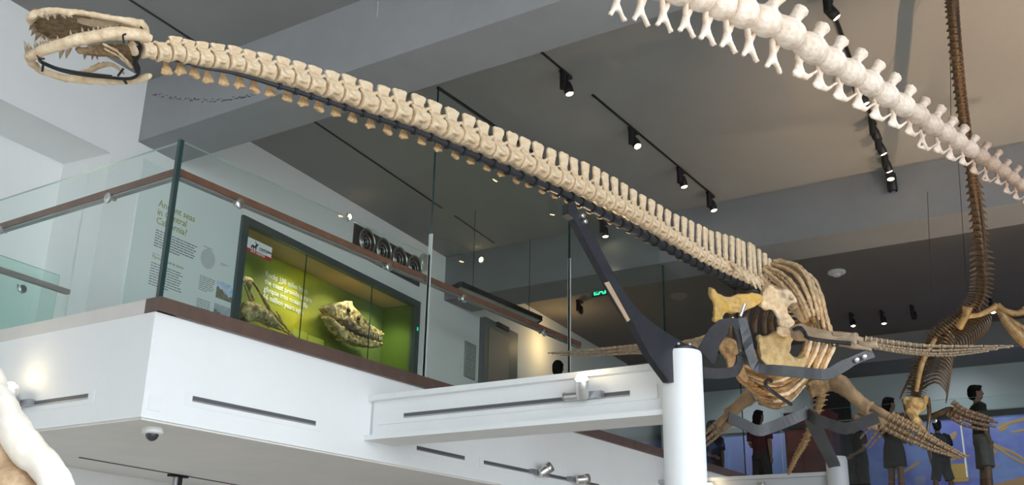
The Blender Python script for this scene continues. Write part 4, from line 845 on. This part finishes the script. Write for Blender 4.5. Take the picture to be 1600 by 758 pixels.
hpaddle('spread paddle in front of the man', [(1458,650,10.0),(1470,645,9.9),(1484,640,9.85),(1494,648,9.8)], [.03,.03,.03,.05],
  [([(1488,628,9.8),(1505,640,9.75),(1530,648,9.7),(1552,656,9.65)], .030, .018, 8), ([(1490,638,9.8),(1508,647,9.75),(1532,655,9.7),(1560,660,9.65)], .032, .016, 9), ([(1486,646,9.82),(1506,655,9.76),(1530,662,9.7),(1556,667,9.65)], .030, .014, 9), ([(1480,646,9.85),(1498,660,9.78),(1520,668,9.72),(1544,672,9.68)], .026, .014, 8)])
hpaddle('narrow paddle hanging left of the brown skull', [(1412,648,10.2),(1400,652,10.2),(1390,656,10.2)], [.03,.03,.03],
  [([(1390,655,10.2),(1376,668,10.2),(1364,682,10.2),(1352,698,10.2)], .026, .010, 8), ([(1396,658,10.2),(1382,672,10.2),(1370,686,10.2),(1358,700,10.2)], .026, .010, 8), ([(1386,652,10.2),(1368,664,10.2),(1352,676,10.2),(1344,686,10.2)], .022, .010, 7)])

# ================================================================ overlit bone close to the camera, lower left
NB = thing('foreground_bone', dep(30,760,2.2), 'huge overlit pale bone close to the lens at the lower left', 'bone')
ob = [(-60,560),(-20,566),(2,582),(14,604),(30,635),(50,672),(74,704),(96,726),(112,752),(124,790),(60,800),(0,800),(-60,800)]
nb = MB(); tt_ = [2.35,2.3,2.25,2.2,2.15,2.1,2.08,2.06,2.05,2.05]
rim = spline([dep(x-22, y+9, t) for (x, y), t in zip(ob[:10], tt_)], 20)
nb.tube(rim, [.034]*20, 14); org(nb, 'rim', mat('bone_overlit', (.86,.81,.74), .6, noise_scale=14, col2=(.80,.70,.58), bump=.3, bscale=30), NB, .012, smooth=3, disp=.005, dscale=.05, seed=3)  # strong daylight on the rim is put into its pale colour
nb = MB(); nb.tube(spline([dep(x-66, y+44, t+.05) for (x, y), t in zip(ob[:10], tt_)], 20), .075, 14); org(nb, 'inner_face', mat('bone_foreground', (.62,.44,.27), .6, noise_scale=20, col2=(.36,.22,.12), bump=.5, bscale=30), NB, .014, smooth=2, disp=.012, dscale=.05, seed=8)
# ================================================================ ceiling lamps
def track_lamp(p, aim, label, on=True, tube_dir=(0,0,-1), power=60, size=45, group=None, glow=None, lightcol=(1,.78,.5), tlen=.17):
    p = V(p); aim = V(aim).normalized(); o = thing('track_lamp', p, label, 'spotlight', group); td = V(tube_dir)
    MB().box((p.x-.08,p.y-.02,p.z-.03),(p.x+.10,p.y+.02,p.z-.002)).build('track_adapter', BLACK, o)
    MB().tube([p+V((-.045,0,-.02)), p+V((-.045,0,-.02))+td*tlen], .030, 12).build('driver_tube', BLACK, o, 40)
    h = p+V((.045,0,-.13)); MB().tube([p+V((.03,0,-.02)), h], .012, 8).build('arm', BLACK, o, 40)
    hd = MB().lathe([(.020,-.05),(.038,-.04),(.046,.0),(.046,.06),(.040,.07),(.040,.085),(.036,.08)], zframe(h, aim), 18).build('lamp_head', BLACK, o, 40)
    MB().lathe([(.038,.078),(.028,.086),(.012,.089),(.002,.090)], zframe(h, aim), 16).build('lens', GLOW if on else BLACK, hd, 60)
    if on and power: spot('track_lamp_light', h+aim*.10, h+aim*2, power, size, col=lightcol)
    return o
TY = 4.33
for k, (a, b) in enumerate(((6.05, 7.42), (7.95, 10.95))):
    tag(MB().box((a,TY-.010,ZC-.012),(b,TY+.010,ZC)).build('lighting_track', BLACK), ['short black ceiling track running out from the near beam','long black ceiling track above the neck carrying three lamps'][k], 'track')
for x, aim, lb in ((7.42,(.05,-.25,-1),'black ceiling spotlight nearest the big beam above the neck'), (8.83,(-.25,-.55,-1),'black ceiling spotlight, second from the near beam'), (10.04,(.05,-.2,-1),'black ceiling spotlight, third from the near beam'), (10.90,(.05,-.25,-1),'black ceiling spotlight beside the second beam')):
    track_lamp((x,TY,ZC-.012), aim, lb, power=45)
track_lamp((11.10,5.90,ZC), (0,-.1,-1), 'black ceiling lamp with orange glow seen just under the neck', power=20)
# crowded track at the upper right, seen end-on
A_, B_ = V((6.3,1.72,ZC)), V((11.25,2.30,ZC))
tag(MB().bar(A_-V((0,0,.012)), B_-V((0,0,.012)), .03, .024).build('lighting_track', BLACK), 'black ceiling track crowded with lamps behind the pale tail', 'track')
for k, (u, aim, on, lb) in enumerate(((.22,(.35,-.5,-.8),True,'topmost lamp on the crowded ceiling track'),(.50,(-.1,-.1,-1),True,'lamp peeping out below the pale tail, left one'),(.55,(.2,-.3,-.9),True,'lamp peeping out below the pale tail, right one'),(.72,(.3,-.2,-.9),False,'unlit black lamp halfway down the crowded track'),(.80,(.3,-.3,-.9),True,'third lit lamp from the lower end of the crowded track'),(.90,(.3,-.2,-.9),True,'second lit lamp from the lower end of the crowded track'),(.95,(-.15,-.1,-1),True,'brightest lamp near the lower end of the crowded track'))):
    track_lamp(A_.lerp(B_,u)-V((0,0,.01)), aim, lb, on, power=40 if on else 0)
P = B_-V((0,0,.01)); e = thing('track_lamp', P, 'unlit black cylinder lamp at the lower end of the crowded track', 'spotlight')
MB().tube([P, P-V((0,0,.12))], .018, 8).build('arm', BLACK, e, 40); MB().lathe([(.05,-.06),(.055,-.10),(.055,-.26),(.048,-.27),(.045,-.25)], Matrix.Translation(P), 18).build('lamp_head', BLACK, e, 40)
# lamps of the dark rear ceiling
for q, on, lb, pw_ in (((1378,486),True,'bright downlight on the dark rear ceiling right of the ribs',14), ((1330,490),True,'dim rear ceiling spotlight beside the ribs',8), ((1548,468),True,'lit rear ceiling lamp behind the brown skeleton',12), ((905,470),False,'unlit black spotlight below the exit sign',0), ((1425,478),False,'unlit black spotlight on the rear ceiling near the brown skeleton',0)):
    p = onz(*q, ZC); track_lamp(p, (-.15,-.1,-1), lb, on, power=pw_, size=70)
for q, lb in (((752,406),'glowing disc standing for a lamp reflection in front of the second beam'), ((546,339),'glowing disc standing for a lamp reflection above the display case'), ((1078,430),'glowing disc standing for a lamp reflection left of the ribs'), ):  # glowing discs added in place of lamp reflections in the glass
    p = {752: onx(*q, 11.27), 546: onw(*q, .04), 1078: onz(*q, ZC)}[q[0]]; o = thing('lamp_reflection', p, lb, 'reflection')
    d = {752: V((-1,0,0)), 546: WN, 1078: V((0,0,-1))}[q[0]]; MB().lathe([(.05,-.03),(.05,.0),(.042,.006)], zframe(p, d), 18).build('rim', STEEL, o, 40); MB().lathe([(.038,.004),(.02,.016),(.003,.018)], zframe(p, d), 14).build('lens', GLOW, o, 60)
p = onz(1307,424,ZC); s = thing('smoke_detector', p, 'round white smoke detector on the dark rear ceiling', 'smoke detector')
MB().lathe([(.13,0),(.13,-.03),(.11,-.045)], Matrix.Translation(p), 24).build('base', MATS['camera_white'], s, 40); MB().lathe([(.06,-.04),(.055,-.075),(.03,-.085)], Matrix.Translation(p), 18).build('sensor', MATS['camera_white'], s, 40)
# exit sign
ex = onp(940,454,(13.2,6.9,5.9),V((1,0,0))); es = thing('exit_sign', ex, 'green glowing EXIT sign hanging left of the bracket arm', 'sign')
W2 = .17; MB().box((ex.x,ex.y-W2,ex.z-.085),(ex.x+.03,ex.y+W2,ex.z+.085)).build('housing', mat('sign_housing', (.16,.17,.16), .4), es)
letters('sign_text', 'EXIT', Matrix(((0,0,-1,ex.x-.003),(-1,0,0,ex.y+W2*.82),(0,1,0,ex.z-.055),(0,0,0,1))), .15, mat('exit_green', (.02,.5,.2), emit=1.6, ecol=(.03,.9,.38)), es, offset=.004)
MB().tube([ex+V((.015,0,.08)), (ex.x+.015, ex.y, ZC)], .006, 6).build('hanger', BLACK, es)
# hanging light panel behind the tall glass
hp = thing('pendant_light', (10.4,7.1,5.2), 'long flat grey light panel hanging behind the tall glass', 'ceiling panel')
q4 = [onz(*q, 5.25) for q in ((720,446),(846,500),(832,511),(703,455))]
MB().plate(q4, (0,0,.04)).build('panel', mat('panel_grey', (.42,.46,.46), .5), hp)
c4 = sum(q4, V((0,0,0)))/4
for a, b in ((0,1),(1,2),(2,3),(3,0)): MB().bar(q4[a]+V((0,0,.02)), q4[b]+V((0,0,.02)), .03, .06).build('edge_frame', BLACK, hp)
for q in (q4[0], q4[1]): MB().tube([q.lerp(c4,.3)+V((0,0,.04)), V((q.lerp(c4,.3).x, q.lerp(c4,.3).y, ZC))], .004, 5).build('cable', BLACK, hp)

# ================================================================ door and rear part of the wall
dr = struct(wbox(8.50, 9.62, CZ-.05, 5.72, -.10, .0).build('door_1', mat('door_frame_grey', (.16,.17,.175), .5)), 'dark grey door surround on the rear wall')
wbox(8.62, 9.30, CZ-.05, 5.58, -.105, -.098).build('door_leaf', mat('door_leaf', (.30,.25,.22), .6), dr)
wbox(8.86, 9.25, 5.66, 5.73, -.13, -.10).build('door_sign', LINE, dr)
nt_ = thing('notice_board', wp(8.3, 4.9), 'small grey notice on the rear wall left of the door', 'notice')
wbox(8.05, 8.38, 4.72, 5.25, -.02, 0).build('board', mat('notice_grey', (.35,.36,.35), .5), nt_); wbox(8.09, 8.20, 4.76, 5.20, -.024, -.02).build('print', mat('notice_print', (.5,.5,.46), .6, noise_scale=20, noise_amt=.5), nt_); wbox(8.23, 8.34, 4.76, 5.20, -.024, -.02).build('print', MATS['notice_print'], nt_)
bulb('corridor_light', wp(10.6, 5.75, .45), 9, col=(1,.68,.32), rad=.06)

# ================================================================ second column and beam, further back
C2 = V((11.06,3.13,0)); G2 = mat('white_paint_shaded', (.42,.43,.45), .5); c = thing('support_column', C2, 'grey column behind the ribs holding the leaning post', 'column')  # white column and beam greyed; their shade is put into the colour
MB().lathe([(.11,0),(.11,3.10),(.10,3.14)], Matrix.Translation(C2), 28).build('shaft', G2, c, 40)
b2 = thing('white_beam', (11.1,4.2,2.6), 'grey-white beam behind the near column at the bottom edge', 'beam')
MB().box((11.08,3.2,2.64),(11.3,FY,2.95)).build('web', G2, b2); MB().box((11.04,3.2,2.95),(11.34,FY,2.99)).build('top_flange', G2, b2); MB().box((11.04,3.2,2.61),(11.34,FY,2.65)).build('bottom_flange', G2, b2)
uplight('uplight_lamp', (11.08,4.55,2.82), (0,1,0), (-1,0,0), (-.4,-.7,.6), 'small lit lamp on the rear beam right of the near column', 30, 45)
uplight('uplight_lamp', (11.08,3.9,2.80), (0,1,0), (-1,0,0), (0,0,1), 'upright steel lamp on the rear beam below the tail tip', 0, on=False)

# ================================================================ far gallery: mural wall, bulkhead, glass rail
GW = 20.0
mw = struct(MB().box((GW,-9,CZ-.05),(GW+.2,9.3,5.87)).build('wall_gallery', mat('gallery_wall', (.36,.41,.41), .7)))
struct(MB().box((GW-1.2,-9,5.87),(GW+.3,9.5,ZC)).build('trim_6', mat('bulkhead_grey', (.20,.20,.20), .7)))
struct(MB().box((GW-.10,-9,4.96),(GW,8,5.06)).build('trim_7', mat('picture_rail', (.28,.28,.28), .5)))
struct(MB().box((GW-.04,5.3,CZ),(GW+.02,6.0,5.87)).build('door_2', mat('doorway_black', (.012,.012,.014), .7)))
mu = thing('mural', (GW,2,CZ), 'blue-violet wall mural with yellow bone drawings behind the visitors', 'mural')
mbm = mat('mural_blue', (.20,.21,.66), .5, noise_scale=1.2, col2=(.27,.38,.78))
MB().box((GW-.03,-9,CZ),(GW-.005,5.2,4.95)).build('print_sheet', mbm, mu); MB().box((GW-.03,6.1,CZ),(GW-.005,8.6,4.90)).build('print_sheet', mat('mural_lightblue', (.24,.42,.76), .5, noise_scale=1.0, col2=(.34,.30,.66)), mu)
MYEL = mat('mural_yellow', (.62,.40,.18), .6); MORG = mat('mural_orange', (.78,.46,.11), .5)
def mprint(name, pts, r, m=MYEL): return MB().tube([onx(x, y, GW-.035) for x, y in pts], r, 6, flat=.25, up=(1,0,0)).build(name, m, mu)
for pts, r in (([(1600,655),(1575,662),(1560,672)],.03), ([(1560,670),(1568,660),(1575,668),(1562,674)],.02), ([(1540,690),(1560,698),(1580,706),(1600,718)],.025), ([(1560,700),(1575,712),(1600,725)],.02), ([(1545,688),(1552,696),(1562,702),(1556,708),(1548,698)],.03), ([(1470,690),(1482,684),(1494,676)],.03), ([(1494,676),(1490,684),(1478,690)],.02), ([(1394,748),(1412,738),(1430,726)],.02), ([(1424,730),(1436,722)],.03), ([(1476,722),(1496,716),(1516,712)],.02), ([(1600,672),(1580,676)],.02)): mprint('bone_drawing', pts, r)
MB().plate([onx(x, y, GW-.034) for x, y in ((1478,726),(1512,724),(1514,752),(1482,754))], (-.006,0,0)).build('yellow_panel', MORG, mu)
MB().plate([onx(x, y, GW-.034) for x, y in ((1526,730),(1562,724),(1562,731),(1526,737))], (-.006,0,0)).build('caption_strip', mat('caption_pale', (.32,.36,.55), .5), mu)
MB().plate([onx(x, y, GW-.034) for x, y in ((1430,745),(1446,744),(1446,757),(1430,758))], (-.006,0,0)).build('caption_strip', MATS['caption_pale'], mu)
MB().plate([onx(x, y, GW-.034) for x, y in ((1536,770),(1552,757),(1580,750),(1610,742),(1610,775))], (-.006,0,0)).build('ground_print', mat('mural_sand', (.55,.33,.16), .6), mu)
for y_ in (1.0, 3.4, 7.2): spot('mural_fill', (18.7, y_, 5.84), (GW, y_, 4.4), 34, 110, .9, (.85,.92,1), .1)  # unseen lights added to brighten the mural
gr = thing('gallery_balustrade', (X2+.05,2,CZ), 'dark handrail and clear glass of the far gallery crossing the lower right', 'railing')
ys = [5.1, 2.55, 0., -2.5]
for k in range(3): pane('glass_pane', (X2+.0,ys[k+1]+.02,CZ-.02),(X2+.02,ys[k],CZ+1.07), 0, gr, GEDGEL)
for k in (1,): MB().box((X2-.01,ys[k],CZ),(X2+.03,ys[k]+.02,CZ+.8)).build('edge_clip', mat('clip_bright', (.85,.9,.92), .3), gr)
MB().bar((X2+.1,5.1,4.2),(X2+.1,-2.5,4.2),.07,.075).build('handrail', mat('rail_dark', (.03,.028,.028), .4), gr)
for y in (4.2,2.9,1.4): disc_bracket((X2+.0,y,4.14),(-1,0,0),gr)
rdk = thing('red_display', (18.6,5.6,CZ-.05), 'dark red display block in the shadow behind the ribs', 'display')
MB().box((18.4,5.25,CZ-.05),(18.9,6.1,5.0)).build('body', mat('red_dark', (.10,.012,.012), .6), rdk); MB().box((18.38,5.3,4.3),(18.41,6.05,4.9)).build('panel', mat('red_panel', (.16,.02,.02), .5), rdk)

# ================================================================ visitors on the gallery
SKIN = mat('skin', (.20,.11,.07), .6); HAIR = mat('hair_black', (.010,.009,.009), .9, spec=.1)
CLB = mat('cloth_black', (.016,.016,.02), .9); CLG = mat('cloth_grey', (.13,.12,.115), .9); CLN = mat('cloth_navy', (.02,.025,.045), .9); CLD = mat('cloth_dark', (.03,.026,.028), .9)
def person(loc, h, yaw, label, shirt, lower, skirt=False, long_hair=False, arm_l=0., arm_r=0., shorts=True, stance=.10, bag=False):
    """figure facing local +x; arm_* = forward swing of the forearm (0 hanging, 1 held in front)"""
    o = thing('person', loc, label, 'person'); k = h/1.75; M0 = Matrix.Translation(V(loc)) @ Matrix.Rotation(yaw, 4, 'Z') @ Matrix.Scale(k, 4)
    b = MB()
    b.ball((.01,0,1.64), (.095,.075,.115)); b.ball((.045,0,1.585), (.055,.055,.06)); b.tube([(-.005,0,1.42),(.005,0,1.56)], [.058,.052], 12)
    b.tube([(.095,0,1.655),(.112,0,1.625),(.108,0,1.612)], [.010,.016,.014], 8); b.tube([(.085,-.022,1.578),(.096,0,1.578),(.085,.022,1.578)], .009, 6)
    for s in (-1,1):
        b.ball((.0,s*.076,1.635), (.018,.012,.03)); b.ball((.085,s*.032,1.655), (.012,.016,.009))
    b.tube([(0,0,.88),(0,0,1.0),(.01,0,1.15),(.015,0,1.30),(0,0,1.41),(0,0,1.46)], [.15,.14,.135,.155,.13,.06], 16, flat=.66, up=(1,0,0))
    hands = []
    for s, av in ((1,arm_l),(-1,arm_r)):
        b.tube([(0,s*.12,1.42),(0,s*.19,1.385),(-.01,s*.215,1.28),(-.015-.0*av,s*.225,1.14)], [.06,.062,.05,.043], 10)
        el = V((-.015,s*.225,1.13)); wr = el+V((.05+.22*av, -s*.03-s*.06*av, -.24+.22*av)); dr_ = (wr-el).normalized()
        b.tube([el, el.lerp(wr,.4), wr], [.043,.040,.028], 10); pm = wr+dr_*.05; b.ball(wr+dr_*.045, (.03,.02,.05), M=dr_.to_track_quat('Z','Y').to_matrix().to_4x4())
        sd = dr_.cross(V((0,1,0))).normalized()
        for f in range(4):
            q = wr+dr_*.085+sd*(f-1.5)*.018; b.tube([q-dr_*.02, q+dr_*(.035+.008*(f in (1,2))), q+dr_*(.06+.012*(f in (1,2)))+V((0,-s*.012,0))], [.0105,.010,.008], 7)
        b.tube([wr+dr_*.02+sd*.02, wr+dr_*.05+sd*.045, wr+dr_*.08+sd*.05], [.012,.011,.009], 7)
        b.tube([(0,s*.085,.92),(.01,s*.095,.70),(.0,s*(.09+stance*.3),.48),(-.015,s*(.09+stance*.4),.28),(-.02,s*(.09+stance*.5),.09)], [.088,.078,.055,.056,.036], 12)
        b.tube([(-.06,s*(.09+stance*.5),.05),(.02,s*(.095+stance*.5),.05),(.12,s*(.11+stance*.5),.035),(.17,s*(.115+stance*.5),.03)], [.035,.042,.038,.026], 10, flat=.8)
    me = organic(b, 'body', SKIN, .011, smooth=3); put('body', me, M0, o)
    c = MB(); c.tube([(0,0,.86 if not skirt else .95),(0,0,1.0),(.01,0,1.15),(.015,0,1.30),(0,0,1.42),(0,0,1.47)], [.185,.168,.165,.182,.155,.075], 16, flat=.70, up=(1,0,0))
    for s in (-1,1): c.tube([(0,s*.10,1.42),(0,s*.19,1.39),(-.01,s*.218,1.29),(-.014,s*.226,1.20)], [.075,.080,.072,.072], 12)
    put('shirt', organic(c, 'shirt', shirt, .013, smooth=3, disp=.006, dscale=.08), M0, o)
    c = MB()
    if skirt: c.tube([(0,0,1.0),(0,0,.88),(0,0,.72),(0,0,.58)], [.165,.20,.215,.225], 18, flat=.75, up=(1,0,0))
    else:
        c.tube([(0,0,1.0),(0,0,.84)], [.17,.18], 16, flat=.72, up=(1,0,0)); e = .48 if shorts else .10
        for s in (-1,1): c.tube([(0,s*.08,.92),(.01,s*.095,.70),(.0,s*(.09+stance*.3),.49),(0,s*(.09+stance*.5),e)] if not shorts else [(0,s*.08,.92),(.01,s*.095,.70),(.0,s*(.09+stance*.3),.49)], ([.11,.105,.095,.085] if not shorts else [.11,.108,.102]), 12)
    put('skirt' if skirt else ('shorts' if shorts else 'trousers'), organic(c, 'lower', lower, .013, smooth=3, disp=.006, dscale=.08), M0, o)
    c = MB(); c.ball((-.015,0,1.675), (.105,.088,.095)); c.ball((-.05,0,1.62), (.075,.082,.10)); c.ball((.055,0,1.735), (.05,.065,.028))
    if long_hair: c.tube([(-.06,0,1.66),(-.085,0,1.52),(-.10,0,1.36),(-.10,0,1.28)], [.085,.085,.075,.04], 12, flat=.7, up=(1,0,0))
    put('hair', organic(c, 'hair', HAIR, .012, smooth=2, disp=.008, dscale=.04), M0, o)
    c = MB()
    for s in (-1,1): c.tube([(-.085,s*(.09+stance*.5),.045),(.02,s*(.095+stance*.5),.048),(.13,s*(.11+stance*.5),.038),(.19,s*(.118+stance*.5),.03)], [.040,.050,.046,.030], 12, flat=.8)
    put('shoes', organic(c, 'shoes', CLD, .012, smooth=2), M0, o)
    return o
GZ = CZ-.13
def at_floor(px, py, h): p = onz(px, py, GZ+h); return (p.x, p.y, GZ)
VR = math.radians
person(at_floor(1523,603,1.78), 1.78, VR(-65), 'man in black T-shirt and grey shorts looking right', CLB, CLG, stance=.12, arm_r=.05)
person((17.1,3.92,GZ), 1.65, VR(-40), 'woman in dark dress with long dark hair behind the brown ribs', CLD, CLD, skirt=True, long_hair=True, arm_l=.8, arm_r=.6)
person((17.6,3.33,GZ), 1.32, VR(30), 'child in navy T-shirt and shorts beside the man', CLN, CLB, arm_l=.2, arm_r=.1, stance=.2)
person((18.3,4.75,GZ), 1.58, VR(120), 'dark dressed visitor in the shadow left of the woman', CLB, CLD, shorts=False, arm_l=.6)
person(at_floor(1112,658,1.68), 1.68, VR(-120), 'dark silhouetted visitor just right of the near column', CLN, CLD, shorts=False, long_hair=True, arm_r=.7)
person(at_floor(1185,642,1.62), 1.62, VR(-20), 'visitor in dark red top behind the lower left paddle', mat('cloth_maroon', (.06,.012,.018), .9), CLD, shorts=False, arm_l=.9, long_hair=True)
person(at_floor(872,565,1.66), 1.66, VR(20), 'dark haired visitor whose head shows above the white beam', CLD, CLD, shorts=False)
